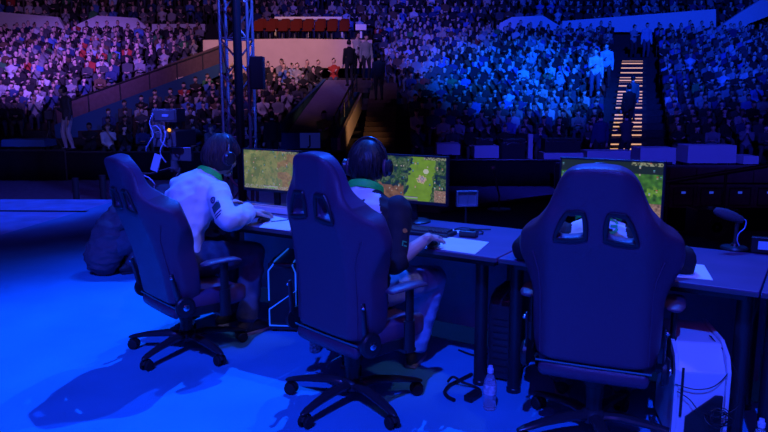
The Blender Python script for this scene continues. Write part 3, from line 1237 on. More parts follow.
# sleeve patches
S_, E_ = JL['shR'], JL['elR']
out = V((0.55, -0.83, 0.05))
decal('sleeve_patch', M['patch'], jL, jL, lerp(S_, E_, 0.45), -out, (E_ - S_).normalized() * -1, [rect_grid(-0.034, 0.034, -0.026, 0.026)])
decal('sleeve_mark', M['navy'], jL, jL, lerp(S_, E_, 0.18), -out, (E_ - S_).normalized() * -1, [ring_grid(0, 0, 0.010, 0.021), ring_grid(0, 0, 0.0, 0.006)])
decal('sleeve_mark', M['navy'], jL, jL, lerp(S_, E_, 0.70), -out, (E_ - S_).normalized() * -1, [rect_grid(-0.03, 0.03, 0.004, 0.012), rect_grid(-0.03, 0.018, -0.010, -0.002)])

# --- black-sleeved player
thM = 17
lc = lambda p: to_local(HM, thM, p)
mouse_M = G(433, 243, 0.775)
hM = lc(mouse_M)
JM = pose(pelvis=(0.0, 0.05, 0.575), lean=23, curl=17, s=0.96, shoulder=0.21, headpitch=10, headyaw=-2, headfwd=0.02,
          handR=hM + V((0.0, -0.11, 0.05)), handL=(-0.2, 0.47, 0.82), ls=1.08, footR=tuple(lc(G(417, 358))), footL=(-0.16, 0.44, 0),
          poleR=(0.30, -0.35, -1.0), kneeR=lc(G(446, 268, 0.58)) - (V((0.095, 0.05, 0.57)) + lc(G(417, 358)) + V((0, 0, 0.08))) * 0.5)
JM['knR'], JM['anR'] = lc(G(433, 278, 0.52)), lc(G(414, 350, 0.085))
pM, jM = player(HM, thM, JM, 'person in a jersey with black sleeves, white sides and blue jeans, hand on mouse', M['hair2'], M['dark'], 0.22,
                {'R': dict(direction=V((0.12, 1, -0.12)), curl=26), 'L': dict(direction=V((0.1, 1, -0.05)), curl=26)}, M['jeans'],
                dict(n=420, length=0.95, fringe=0.25, seed=9, low=-0.6), sidepanel=M['white'], seed=5.0)
headset(JM, pM, 'black over-ear headset on the player with black sleeves', None)
S_, E_ = JM['shR'], JM['elR']
out = V((0.75, -0.65, 0.1))
upv = (S_ - E_).normalized()
decal('sleeve_mark', M['orange'], jM, jM, lerp(S_, E_, 0.36), -out, upv, [ring_grid(0, 0, 0.005, 0.012), rect_grid(-0.013, 0.013, -0.004, 0.004)], off=0.004)
decal('sleeve_mark', M['gprint'], jM, jM, lerp(S_, E_, 0.60), -out, upv, [rect_grid(-0.006, 0.020, 0.008, 0.014), rect_grid(-0.006, 0.0, -0.012, 0.014), rect_grid(0.004, 0.022, -0.012, -0.006)], off=0.004)

# --- third player, hidden by the squarely seen chair
thR = 16
lc = lambda p: to_local(HR, thR, p)
JR = pose(pelvis=(-0.02, -0.045, 0.555), lean=22, curl=14, headpitch=26, s=0.86, handR=(0.30, 0.33, 0.87), handL=(-0.26, 0.38, 0.87), footR=(0.15, 0.45, 0), footL=(-0.15, 0.45, 0),
          poleR=(0.6, -1.0, -0.5), poleL=(-0.7, -1.0, -0.4))
pR, jR = player(HR, thR, JR, 'person almost hidden by the squarely seen chair, only hair, elbow and jersey back showing', M['hair2'], M['dark'], 0.30,
                {'R': dict(direction=V((0, 1, -0.1)), curl=26), 'L': dict(direction=V((0.1, 1, -0.05)), curl=26)}, M['jeans2'],
                dict(n=380, length=0.95, fringe=0.25, seed=13, low=-0.6), sidepanel=M['white'], seed=8.0)
headset(JR, pR, 'black headset on the player hidden behind the squarely seen chair', None)
ub = (JR['upper'] - JR['waist']).normalized()
decal('back_emblem', M['gprint'], jR, jR, lc(At(610.5, 226, 3.1)), (lc(At(610.5, 226, 3.1)) - lc((0, 0, CAMH))).normalized(), ub, [ring_grid(0, 0, 0.024, 0.036, 0.3, 2 * PI - 0.3), rect_grid(0.0, 0.030, -0.006, 0.006)], off=0.004)


# --- crouching technician
cr = G(113, 272)
thC = 55
JC = pose(pelvis=(0, -0.02, 0.24), lean=52, curl=30, headpitch=60, headfwd=0.06, handR=(0.10, 0.50, 0.14), handL=(-0.12, 0.52, 0.12), footR=(0.13, 0.12, 0), footL=(-0.13, 0.05, 0),
          poleR=(0.6, -0.2, -0.3), poleL=(-0.6, -0.2, -0.3), kneeR=(0.4, 1, 0.5), kneeL=(-0.4, 1, 0.5), s=0.98)
mb = MB()
torso(mb, JC)
for sd in 'RL':
    arm(mb, JC, sd)
    leg(mb, JC, sd)
    hand(mb, JC, sd, curl=35)
head(mb, JC)
pc = put('person', remeshed(mb, 0.006, 3, None, 'person'), M['skin'])
pc.location = cr
pc.rotation_euler = (0, 0, -math.radians(thC))
tag(pc, 'person crouching on the floor in a dark hooded jacket, back turned, behind the reclined chair', 'person')
mb = MB()
torso(mb, JC, 0.040)
for sd in 'RL':
    arm(mb, JC, sd, 0.024, 0.96)
mb.tube([JC['pelvis'] + V((0, -0.06, -0.10)), JC['pelvis'] + V((0, 0.02, 0.05))], [(0.2, 0.15), (0.2, 0.15)], n=16, side=JC['R'], round_ends=True)
nk = JC['neck']
up_ = (JC['neck'] - JC['chest']).normalized()
bk_ = JC['R'].cross(up_) * -1
if bk_.z < 0:
    bk_ = -bk_
# hood lying on the back of the neck and up over the head
mb.ball(nk + bk_ * 0.085 - up_ * 0.01, (0.16, 0.085, 0.085), rot=JC['hm'])
mb.tube([nk + bk_ * 0.10 - up_ * 0.10 + JC['R'] * t for t in (-0.15, -0.06, 0.06, 0.15)], [0.03, 0.045, 0.045, 0.03], n=10, round_ends=True)
mb.ball(JC['head'] + JC['hm'] @ V((0, -0.02, 0.02)), (0.115, 0.13, 0.14), rot=JC['hm'])
me = remeshed(mb, 0.010, 4, None, 'hooded_jacket')
cloth_noise(me, 0.022, 7.0, 2.0, (0.8, 0.8, 2.0))
put('hooded_jacket', me, M['jacket'], pc)
mb = MB()
for sd in 'RL':
    leg(mb, JC, sd, 0.02, 0.95)
mb.ball(JC['pelvis'], (0.18, 0.13, 0.12))
me = remeshed(mb, 0.011, 3, None, 'trousers')
cloth_noise(me, 0.010, 9.0, 6.0)
put('trousers', me, M['jeans2'], pc)
for sd in 'RL':
    u, so = shoe_mb(JC, sd, V((0, 1, 0)))
    sh = u.build('shoe', M['shoe'], pc)
    so.build('sole', M['shoe'], sh, bevel=0.004)


# ------------------------------------------------------------------ things on the desks
def on_desk(name, a, b, rz=0.0, z=0.7505):
    return empty(name, T(a, b, z), TRZ + rz)


def pad(name, pts, label):
    ps = [G(px, py, 0.7505) for px, py in pts]
    c = sum(ps, V()) / len(ps)
    mb = MB()
    mb.prism([p - c for p in ps], (0, 0, 0.003))
    o = mb.build(name, M['paper'], smooth=False, bevel=0.0008)
    o.location = c
    tag(o, label, 'mouse pad', 'pale mouse pads')
    return o


pad('mouse_pad', [(259, 227.5), (289, 231), (304, 223), (273, 216)], "pale rectangular mouse pad under the white-jersey player\'s mouse")
pad('mouse_pad', [(421, 247), (475, 254.5), (489, 242.5), (438, 236)], "pale rectangular mouse pad under the black-sleeved player\'s mouse")
pad('mouse_pad', [(660, 276), (713, 280.5), (704, 265.5), (660, 261)], 'pale rectangular mouse pad beside the elbow behind the squarely seen chair')


def mouse(p, rz, label):
    def fn(u, q):
        return V((0.031 * u.x * (1 - 0.12 * abs(u.y)), 0.058 * u.y, 0.034 * u.z if u.z > 0 else 0.004 * u.z))
    r = empty('computer_mouse', (p.x, p.y, 0.7580), rz)
    tag(r, label, 'mouse', 'computer mice on the pads')
    mb = MB()
    mb.ball((0, 0, 0), 1, fn=fn, n=18, m=12)
    b = mb.build('shell', M['plastic2'], r)
    mb = MB()
    mb.lathe((-0.004, 0.032, 0.022), [(0.004, 0), (0.0085, 0.001), (0.0085, 0.007), (0.004, 0.008)], axis=V((1, 0, 0)), n=14)
    mb.build('scroll_wheel', M['rubber'], r)


mouse(mouse_L, -math.radians(30), 'black computer mouse under the hand of the white-jersey player')
mouse(mouse_M, -math.radians(20), 'black computer mouse under the hand of the black-sleeved player')


def keyboard(a, b, label, rz=0.0):
    r = on_desk('keyboard', a, b, rz)
    tag(r, label, 'keyboard', 'keyboards on the desks')
    mb = MB()
    mb.box((0, 0, 0.011), (0.44, 0.15, 0.018))
    mb.build('case', M['plastic2'], r, smooth=False, bevel=0.004)
    mb = MB()
    for row in range(6):
        y = 0.058 - row * 0.0195 - (0.005 if row > 0 else 0)
        x = -0.207
        while x < 0.195:
            w = 0.0165 if row < 5 or x < -0.13 or x > 0.03 else 0.11
            if not (0.085 < x < 0.098):
                mb.box((x + w / 2, y, 0.025), (w, 0.0165, 0.012), taper=0.86)
            x += w + 0.0028
    mb.build('keys', M['keycap'], r, smooth=False)
    return r


aL = (mouse_L - TO).dot(TD)
aM = (mouse_M - TO).dot(TD)
keyboard(aL - 0.36, 0.30, 'black keyboard on the desk of the white-jersey player')
keyboard(aM - 0.27, 0.36, 'black keyboard on the desk of the black-sleeved player', 0.05)
aR = 0.62
keyboard(aR - 0.05, 0.32, 'black keyboard hidden on the desk behind the squarely seen chair')

r = on_desk('cardboard_box', aL - 0.24, 0.49)
tag(r, "long flat pale box on the desk behind the white-jersey player\'s keyboard", 'box')
mb = MB()
mb.box((0, 0, 0.02), (0.42, 0.10, 0.036))
mb.build('carton', M['whiteplastic'], r, smooth=False, bevel=0.003)
mb = MB()
mb.box((0, 0, 0.0395), (0.40, 0.012, 0.002))
mb.build('tape', M['panel'], r, smooth=False)
r = on_desk('sound_card', aM + 0.03, 0.42, 0.15)
tag(r, "small dark control box with a cable, beside the black-sleeved player\'s keyboard", 'control box')
mb = MB()
mb.box((0, 0, 0.018), (0.10, 0.065, 0.034))
mb.build('box_body', M['plastic2'], r, smooth=False, bevel=0.005)
mb = MB()
mb.lathe((0.02, 0, 0.035), [(0.014, 0), (0.013, 0.012), (0.004, 0.013)], n=16)
mb.build('knob', M['gun'], r)
r = on_desk('paper_sheet', aM - 0.20, 0.50, 0.25)
mb = MB()
mb.box((0, 0, 0.001), (0.26, 0.11, 0.0012))
mb.build('sheet', M['paper'], r, smooth=False)
tag(r, 'pale crumpled paper sheet below the bright green lane monitor', 'paper')


def cable(name, pts, rad, label, m=None, cat='cable', group=None, k=6):
    mb = MB()
    pts = catmull([V(p) for p in pts], k, closed=False)
    base = V((pts[0].x, pts[0].y, min(p.z for p in pts)))
    mb.tube([p - base for p in pts], rad, n=7)
    o = mb.build(name, m or M['cable'])
    o.location = base
    tag(o, label, cat, group)
    return o


cable('cable', [T(aM + 0.0, 0.475, .756), T(aM + 0.07, 0.51, .756), T(aM + 0.02, 0.60, .757), T(aM - 0.10, 0.62, .757), T(aM - 0.12, 0.54, .757), T(aM - 0.02, 0.56, .764), T(aM + 0.06, 0.66, .757)], 0.0035,
      'thin black cable looping on the desk under the bright green lane monitor')
cable('cable', [T(aL + 0.06, 0.16, .757), T(aL + 0.10, 0.30, .757), T(aL + 0.05, 0.45, .757), T(aL + 0.12, 0.62, .757)], 0.003, "thin black mouse cable on the white-jersey player\'s desk")

# desk microphone
mp = G(734, 249, 0.751)
r = empty('desk_microphone', mp, 0)
tag(r, 'grey foam-headed desk microphone on a round base at the desk edge', 'microphone')
mb = MB()
mb.lathe((0, 0, 0), [(0.066, 0), (0.068, 0.006), (0.062, 0.014), (0.02, 0.018), (0.016, 0.03)], n=32)
mb.build('base', M['gun'], r)
mb = MB()
mb.tube(catmull([V((0, 0, 0.02)), V((0.004, 0, 0.07)), V((0.004, 0, 0.115)), V((0.012, 0.0, 0.150))], 5, closed=False), 0.010, n=10)
mb.box((0.012, 0, 0.155), (0.03, 0.028, 0.03))
mb.build('stem', M['gun'], r)
mb = MB()
mb.tube([(0.02, 0, 0.158), (-0.02, 0.0, 0.172), (-0.06, 0, 0.186), (-0.10, 0, 0.199)], [0.018, 0.026, 0.028, 0.022], n=18, round_ends=True)
mb.build('foam_windscreen', M['foam'], r)
mb = MB()
mb.tube(catmull([V((0.026, 0, 0.162)), V((0.050, 0.0, 0.150)), V((0.045, 0, 0.11)), V((0.012, -0.012, 0.085)), V((0.006, -0.012, 0.05)), V((0.02, -0.01, 0.02))], 5, closed=False), 0.003, n=6)
mb.build('signal_lead', M['bluecable'], r, label='pale signal lead looping beside the stem')

# small display at the far right end
ds = G(762, 253, 0.751)
r = empty('tabletop_display', ds, TRZ + 0.15)
tag(r, 'small black box display with a lit blue panel, on the desk at the frame edge', 'display')
mb = MB()
mb.box((0, 0, 0.042), (0.105, 0.032, 0.082))
mb.build('case', M['plastic'], r, smooth=False, bevel=0.004)
mb = MB()
mb.box((0.004, -0.0175, 0.042), (0.052, 0.003, 0.042))
mb.build('lit_panel', M['led'], r, smooth=False)


# ------------------------------------------------------------------ computers and things on the floor
def tower_dark(p, rz, label, h=0.46, w=0.18, dp=0.44, trim=False, roundtop=False):
    r = empty('computer_tower', (p.x, p.y, 0), rz)
    tag(r, label, 'computer')
    mb = MB()
    if roundtop:
        prof = [(-dp / 2, 0.015), (-dp / 2, h - 0.10), (-dp / 2 + 0.03, h - 0.03), (-dp / 2 + 0.10, h), (dp / 2 - 0.03, h), (dp / 2, h - 0.03), (dp / 2, 0.015)]
        mb.prism([V((-w / 2, y, z)) for y, z in prof], (w, 0, 0))
        bv = 0.03
    else:
        mb.box((0, 0, h / 2 + 0.008), (w, dp, h - 0.016))
        bv = 0.010
    mb.build('case', M['plastic2'], r, bevel=bv, seg=3)
    mb = MB()
    if roundtop:
        for i in range(9):
            mb.box((0, -dp / 2 - 0.002, 0.06 + i * (h - 0.2) / 8), (w * 0.55, 0.006, 0.012))
    else:
        mb.box((0, -dp / 2 - 0.004, h * 0.55), (w * 0.86, 0.010, h * 0.80))
    mb.build('front_panel', M['plastic'], r, smooth=False, bevel=0.003)
    for sx in (-1, 1):
        for sy in (-1, 1):
            mb = MB()
            mb.cyl((sx * w * 0.38, sy * dp * 0.4, 0), (sx * w * 0.38, sy * dp * 0.4, 0.016), 0.016, n=12)
            mb.build('foot', M['rubber'], r)
    if trim:
        mb = MB()
        x0, x1, y = -w / 2 + 0.006, w / 2 - 0.004, -dp / 2 - 0.012
        out1 = [(x0, 0.05), (x0, 0.16), (x1, 0.29), (x1, 0.05), (x0, 0.05)]
        out2 = [(x0, 0.22), (x0, h - 0.05), (x0 + 0.03, h - 0.012)]
        out3 = [(x1, 0.29), (x1, h - 0.06), (x1 - 0.02, h - 0.012)]
        for o_ in (out1, out2, out3):
            mb.tube([V((a, y, z)) for a, z in o_], 0.0050, n=6)
        mb.tube([V((x0 + 0.03, y, h - 0.012)), V((x0 + 0.03, y + 0.06, h + 0.004)), V((x0 + 0.03, dp / 2 - 0.02, h + 0.004))], 0.005, n=6)
        mb.tube([V((x1 - 0.02, y, h - 0.012)), V((x1 - 0.02, y + 0.06, h + 0.004)), V((x1 - 0.02, dp / 2 - 0.02, h + 0.004))], 0.005, n=6)
        mb.build('edge_trim', M['bluetrim'], r, label='glowing pale blue edge trim')
    return r


tower_dark(G(284, 334) + V((0.015, 0.25, 0)), -0.10, 'black computer tower with glowing pale blue edge lines, under the desk', h=0.47, w=0.19, trim=True)
tower_dark(T(0.262, 0.40, 0), TRZ + 0.10, 'slim black round-topped computer tower standing between two desk legs', h=0.50, w=0.15, dp=0.32, roundtop=True)
tower_dark(T(1.74, 0.42, 0), TRZ + 0.30, 'black round-topped computer tower next to the white computer, near the frame edge', h=0.49, w=0.15, dp=0.40, roundtop=True)

# white angular tower
wp = G(690, 440)
r = empty('computer_tower', (wp.x, wp.y + 0.06, 0), TRZ + 0.38)
tag(r, 'white angular computer tower with a black lower front, beside the squarely seen chair', 'computer')
w, h, dp = 0.215, 0.482, 0.42
y0 = -dp / 2
mb = MB()
prof = [(y0 + 0.02, 0.02), (y0, 0.10), (y0, h - 0.10), (y0 + 0.10, h), (dp / 2, h), (dp / 2, 0.02)]
mb.prism([V((-w / 2 + 0.012, y, z)) for y, z in prof], (w - 0.024, 0, 0))
mb.build('case', M['whiteplastic'], r, smooth=False, bevel=0.008)
mb = MB()
f = y0 - 0.012
mb.prism([V((-w / 2 + 0.05, f, 0.0)), V((w / 2 - 0.02, f, 0.0)), V((w / 2 - 0.02, f, 0.285)), V((w / 2 - 0.05, f, 0.285)), V((-w / 2 + 0.05, f, 0.180))], (0, 0.014, 0))
mb.build('lower_front', M['plastic'], r, smooth=False, bevel=0.003, label='black angular lower front')
for k in (-1, 1):
    mb = MB()
    x = k * (w / 2 - 0.004)
    mb.prism([V((x - 0.008, y, z)) for y, z in [(y0 - 0.014, 0.0), (y0 - 0.014, h - 0.09), (y0 + 0.02, h - 0.03), (y0 + 0.12, h + 0.012), (dp / 2, h + 0.012), (dp / 2, h - 0.02), (y0 + 0.14, h - 0.02), (y0 + 0.05, h - 0.06), (y0 + 0.02, h - 0.11), (y0 + 0.02, 0.0)]], (0.016, 0, 0))
    mb.build('side_rail', M['whiteplastic'], r, smooth=False, bevel=0.003)
mb = MB()
mb.box((-w / 2 + 0.030, y0 - 0.004, h * 0.60), (0.010, 0.006, 0.22))
mb.build('front_slot', M['plastic'], r, smooth=False)
for sx in (-1, 1):
    for sy in (-0.8, 0.8):
        mb = MB()
        mb.cyl((sx * 0.075, sy * dp / 2, 0), (sx * 0.075, sy * dp / 2, 0.022), 0.018, n=12)
        mb.build('foot', M['rubber'], r)
wtop = r.matrix_basis.copy()
Wm = Matrix.Translation(r.location) @ Matrix.Rotation(r.rotation_euler.z, 4, 'Z')
rnd = random.Random(5)
pts = [Wm @ V((-0.10, y0 - 0.022, 0.30)), Wm @ V((-0.05, y0 - 0.03, 0.27)), Wm @ V((0.0, y0 - 0.04, 0.22))]
for i in range(26):
    a = i * 1.15
    pts.append(Wm @ V((0.065 + 0.055 * math.cos(a) * rnd.uniform(0.5, 1.2), y0 - 0.045 + 0.015 * math.sin(i * 2.1), 0.20 + 0.035 * math.sin(a) * rnd.uniform(0.6, 1.4))))
pts += [Wm @ V((0.14, y0 - 0.03, 0.25)), Wm @ V((0.145, y0 + 0.0, 0.33)), Wm @ V((0.135, y0 + 0.04, 0.40)), Wm @ V((0.06, y0 + 0.14, 0.50))]
cable('cable', pts, 0.0022, 'tangled thin black cable hanging against the white computer tower', k=4)
cable('cable', [Wm @ V((-0.11, y0 - 0.02, 0.33)), Wm @ V((-0.02, y0 - 0.025, 0.315)), Wm @ V((0.06, y0 - 0.02, 0.345)), Wm @ V((0.115, y0 + 0.02, 0.43)), Wm @ V((0.06, y0 + 0.16, 0.495))], 0.0022,
      'single thin dark cable drawn across the upper front of the white computer tower')
cable('cable', [T(0.06, 0.66, 0.13), T(0.10, 0.62, 0.10), T(0.08, 0.55, 0.03), T(0.0, 0.52, 0.008), T(-0.12, 0.55, 0.008)], 0.006, 'black cable curling on the floor against the grey desk panel')
cable('cable', [T(-1.05, 0.62, 0.08), T(-1.06, 0.56, 0.04), T(-1.0, 0.40, 0.008), T(-0.85, 0.42, 0.008), T(-0.6, 0.5, 0.008)], 0.006, 'black cable dropping to the floor behind the blue-edged computer tower')


def bottle(p, label, s=1.0):
    r = empty('water_bottle', (p.x, p.y, 0.0), 0)
    tag(r, label, 'bottle', 'water bottles on the floor')
    mb = MB()
    mb.lathe((0, 0, 0), [(z[0] * s, z[1] * s) for z in [(0.026, 0.001), (0.031, 0.006), (0.032, 0.03), (0.030, 0.05), (0.032, 0.06), (0.032, 0.135), (0.029, 0.150), (0.018, 0.178), (0.013, 0.186), (0.013, 0.198)]], n=24)
    mb.build('bottle_body', M['water'], r)
    mb = MB()
    mb.lathe((0, 0, 0), [(0.0326 * s, 0.085 * s), (0.0330 * s, 0.087 * s), (0.0330 * s, 0.132 * s), (0.0326 * s, 0.134 * s)], n=24, cap=False)
    mb.build('label_band', M['label'], r)
    mb = MB()
    mb.lathe((0, 0, 0), [(0.0155 * s, 0.193 * s), (0.0158 * s, 0.212 * s), (0.012 * s, 0.215 * s), (0.010 * s, 0.228 * s), (0.006 * s, 0.229 * s)], n=20)
    mb.build('cap', M['cap'], r)


bottle(G(489.5, 409), 'clear water bottle standing on the blue floor before the two desk legs')
bottle(G(757, 470), 'clear water bottle at the bottom corner of the picture by the white computer', 1.0)

cn = G(315, 352)
r = empty('drink_can', (cn.x, cn.y, 0), 0)
tag(r, "small patterned drink can on the floor under the black-sleeved player\'s chair", 'can')
mb = MB()
mb.lathe((0, 0, 0), [(0.024, 0), (0.033, 0.008), (0.033, 0.10), (0.027, 0.115)], n=24)
mb.build('can_body', M['canart'], r)
mb = MB()
mb.lathe((0, 0, 0), [(0.027, 0.1151), (0.0275, 0.119), (0.025, 0.118), (0.02, 0.1155)], n=24)
mb.build('can_lid', M['chrome'], r)

ad = G(473, 399)
r = empty('power_adapter', (ad.x, ad.y, 0), 0.9)
tag(r, 'small black power adapter with a short cable, on the floor next to the bottle', 'adapter')
mb = MB()
mb.box((0, 0, 0.018), (0.11, 0.05, 0.034))
mb.build('adapter_body', M['plastic'], r, smooth=False, bevel=0.008)
mb = MB()
mb.tube(catmull([V((0.055, 0, 0.02)), V((0.10, 0.02, 0.012)), V((0.12, 0.07, 0.012)), V((0.09, 0.12, 0.03)), V((0.06, 0.16, 0.06)), V((0.07, 0.20, 0.02))], 5, closed=False), 0.007, n=8)
mb.build('adapter_lead', M['cable'], r)
cable('power_strip_lead', [ad + V((-0.10, -0.04, 0.012)), ad + V((-0.13, 0.0, 0.012)), ad + V((-0.14, 0.06, 0.012)), ad + V((-0.11, 0.14, 0.012)), ad + V((-0.06, 0.20, 0.012)), ad + V((0.03, 0.30, 0.012))], 0.010, 'thick black lead bunched beside the power adapter on the floor')
# ------------------------------------------------------------------ arena bowl
M['concrete'] = mat('arena_concrete', (0.035, 0.03, 0.035), 0.9, spec=0.1, vary=0.15)
M['riser'] = mat('dark_red_seating', (0.16, 0.05, 0.045), 0.7, vary=0.2)
M['wallpeach'] = mat('warm_wall_paint', (0.62, 0.50, 0.44), 0.85, spec=0.1, vary=0.05, vscale=2)
M['fascia'] = mat('white_fascia_paint', (0.78, 0.77, 0.78), 0.8, spec=0.1, vary=0.04)
M['rampwall'] = mat('brown_ramp_wall', (0.13, 0.085, 0.10), 0.85, spec=0.1, vary=0.12)
M['vomwall'] = mat('grey_passage_wall', (0.19, 0.15, 0.24), 0.85, spec=0.1, vary=0.08)
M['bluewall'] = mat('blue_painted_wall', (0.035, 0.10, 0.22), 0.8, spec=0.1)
M['redseat'] = mat('red_seat_plastic', (0.10, 0.016, 0.012), 0.9, spec=0.05)
M['rail'] = mat('dark_rail_paint', (0.03, 0.03, 0.035), 0.45)
M['step'] = mat('wooden_steps', (0.07, 0.04, 0.03), 0.8, vary=0.15)
M['steplight'] = mat('warm_step_light', (0.5, 0.35, 0.2), 0.5, emit=(1.0, 0.50, 0.20), estr=0.85)
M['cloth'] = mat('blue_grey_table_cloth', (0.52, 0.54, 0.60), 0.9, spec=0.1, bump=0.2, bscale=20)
M['drape'] = mat('black_drape', (0.010, 0.009, 0.012), 0.95, spec=0.05)
M['arenafloor'] = mat('arena_floor', (0.12, 0.10, 0.15), 0.7, vary=0.2)
M['camgrey'] = mat('camera_grey_plastic', (0.09, 0.09, 0.11), 0.4)
M['truss'] = mat('aluminium_truss', (0.42, 0.44, 0.48), 0.4, metal=0.6)
M['hivis'] = mat('yellow_green_vest', (0.35, 0.55, 0.05), 0.7)

AZ = -0.6
ROW0, RD, RZ0, RR = 22.0, 0.80, -0.50, 0.224


def bowl_z(k):
    return RZ0 + RR * k


def px_poly(p, poly):
    x, y = p
    c = False
    n = len(poly)
    for i in range(n):
        x1, y1 = poly[i]
        x2, y2 = poly[(i + 1) % n]
        if (y1 > y) != (y2 > y) and x < (x2 - x1) * (y - y1) / (y2 - y1) + x1:
            c = not c
    return c


# terraces: one stepped slab for the bowl, one for the upper tier
NR = 22
mb = MB()
prof = [(ROW0 - 0.55, AZ - 0.3)]
for k in range(NR):
    y = ROW0 + RD * k - 0.55
    prof += [(y, bowl_z(k)), (y + RD, bowl_z(k))]
prof += [(ROW0 + RD * NR - 0.55, AZ - 0.3)]
mb.prism([V((-24, y, z)) for y, z in prof], (48, 0, 0))
struct(mb.build('floor_terraces', M['concrete'], smooth=False))
mb = MB()
for k in range(NR):
    y = ROW0 + RD * k
    mb.box((0, y - 0.10, bowl_z(k) + 0.42), (44, 0.36, 0.05))
mb2 = mb
UY, UZ, UD, UR, NU = 40.45, 5.15, 0.8, 0.50, 6


def upper_z(j):
    return UZ + UR * j


mbu = MB()
prof = [(UY - 0.5, 3.6)]
for j in range(NU):
    y = UY + UD * j - 0.5
    prof += [(y, upper_z(j)), (y + UD, upper_z(j))]
prof += [(UY + UD * NU - 0.5, 3.6)]
mbu.prism([V((-34, y, z)) for y, z in prof], (68, 0, 0))
struct(mbu.build('floor_upper_terraces', M['concrete'], smooth=False))
mb = MB()
mb.box((0, 15, AZ - 0.15), (70, 34, 0.29))
struct(mb.build('floor_arena', M['arenafloor'], smooth=False))
mb = MB()
mb.box((0, 46.5, 6), (90, 0.3, 16))
struct(mb.build('wall_back', M['drape'], smooth=False))
for sx, nm in ((-1, 'wall_left'), (1, 'wall_right')):
    mb = MB()
    mb.box((sx * 35, 22, 6), (0.3, 50, 16))
    struct(mb.build(nm, M['drape'], smooth=False))
mb = MB()
mb.box((0, 20, 19), (90, 60, 0.3))
struct(mb.build('ceiling', M['drape'], smooth=False))


# fascia panels between the tiers
def fascia(name, pts, y=39.58, m=None, t=0.25):
    mb = MB()
    ps = [At(px, py, y) for px, py in pts]
    mb.prism(ps, (0, t, 0))
    return struct(mb.build(name, m or M['fascia'], smooth=False))


fascia('wall_fascia_north', [(-30, 32), (66, 32), (58, 17), (0, 12), (-30, 10)])
fascia('wall_fascia_passage', [(70, 32), (78, 24), (97, 15.5), (136, 18), (152, 32)])
fascia('wall_fascia_low', [(152, 32), (205, 32), (205, 24), (152, 24)], y=39.6)
fascia('wall_fascia_middle', [(496, 32), (500, 23), (512, 17), (543, 15.5), (560, 26), (562, 32)])
fascia('wall_fascia_blue', [(562, 32), (562, 21), (640, 15), (716, 9), (716, 32)], y=39.6)
fascia('wall_fascia_ramp', [(713, 32), (719, 27), (741, 12), (790, -18), (790, 8), (748, 24), (742, 32)], y=39.55)
fascia('wall_peach', [(203, 68), (203, 40), (296, 38.5), (372, 40), (372, 68)], y=31.35, m=M['wallpeach'])
# dark slab that carries the red seats above the warm wall
mb = MB()
a, b = At(203, 39.5, 31.35), At(372, 39.5, 31.35)
mb.prism([V((a.x, 31.5, a.z - 0.1)), V((b.x, 31.5, a.z - 0.1)), V((b.x, 31.5, a.z)), V((a.x, 31.5, a.z))], (0, 5.5, 0))
struct(mb.build('floor_seat_deck', M['concrete'], smooth=False))
DECKZ = a.z

# sloping ramp wall on the left with its walkway and lower parapet
A0, B0 = At(56, 106, 25.2), At(224, 43.5, 31.2)


def slope_wall(name, a, b, h0, h1, m, t=V((0, 0.18, 0))):
    mb = MB()
    mb.prism([a, b, b - V((0, 0, h1)), a - V((0, 0, h0))], t)
    return struct(mb.build(name, m, smooth=False))


slope_wall('wall_ramp', A0, B0, 0.75, 0.95, M['rampwall'])
A1, B1 = A0 + V((0.1, -0.15, -0.72)), B0 + V((0.0, -0.15, -0.90))
mb = MB()
mb.prism([A1, B1, B1 + V((0.35, -1.0, 0)), A1 + V((0.35, -1.0, 0))], (0, 0, -0.12))
struct(mb.build('floor_ramp', M['rampwall'], smooth=False))
A2, B2 = A1 + V((0.35, -1.05, 0.10)), B1 + V((0.35, -1.05, 0.10))
slope_wall('wall_parapet', A2, B2, 0.85, 0.45, M['bluewall'])
fascia('wall_lit_patch', [(159, 90), (159, 82), (183, 76.5), (183, 82)], y=29.2, m=M['wallpeach'], t=0.05)  # thin peach plate stands for the lit patch beside the ramp


def handrail(name, a, b, h, nposts, label, off=V((0, 0, 0)), mid=True, base=None, grp=None):
    r = empty(name, lerp(a, b, 0.5) - V((0, 0, 0.0)))
    tag(r, label, 'railing', grp)
    o = r.location
    mb = MB()
    mb.tube([a + V((0, 0, h)) - o, b + V((0, 0, h)) - o], 0.035, n=8)
    mb.build('top_rail', M['rail'], r)
    if mid:
        mb = MB()
        mb.tube([a + V((0, 0, h * .5)) - o, b + V((0, 0, h * .5)) - o], 0.02, n=8)
        mb.build('mid_rail', M['rail'], r)
    for i in range(nposts):
        p = lerp(a, b, i / (nposts - 1)) - o
        mb = MB()
        mb.tube([p, p + V((0, 0, h))], 0.028, n=8)
        mb.build('post', M['rail'], r)
    return r


handrail('handrail', A2 + V((0, 0.08, 0.0)), B2 + V((0, 0.08, 0.0)), 0.62, 7, 'long dark handrail running up the brown sloping ramp wall', mid=False)

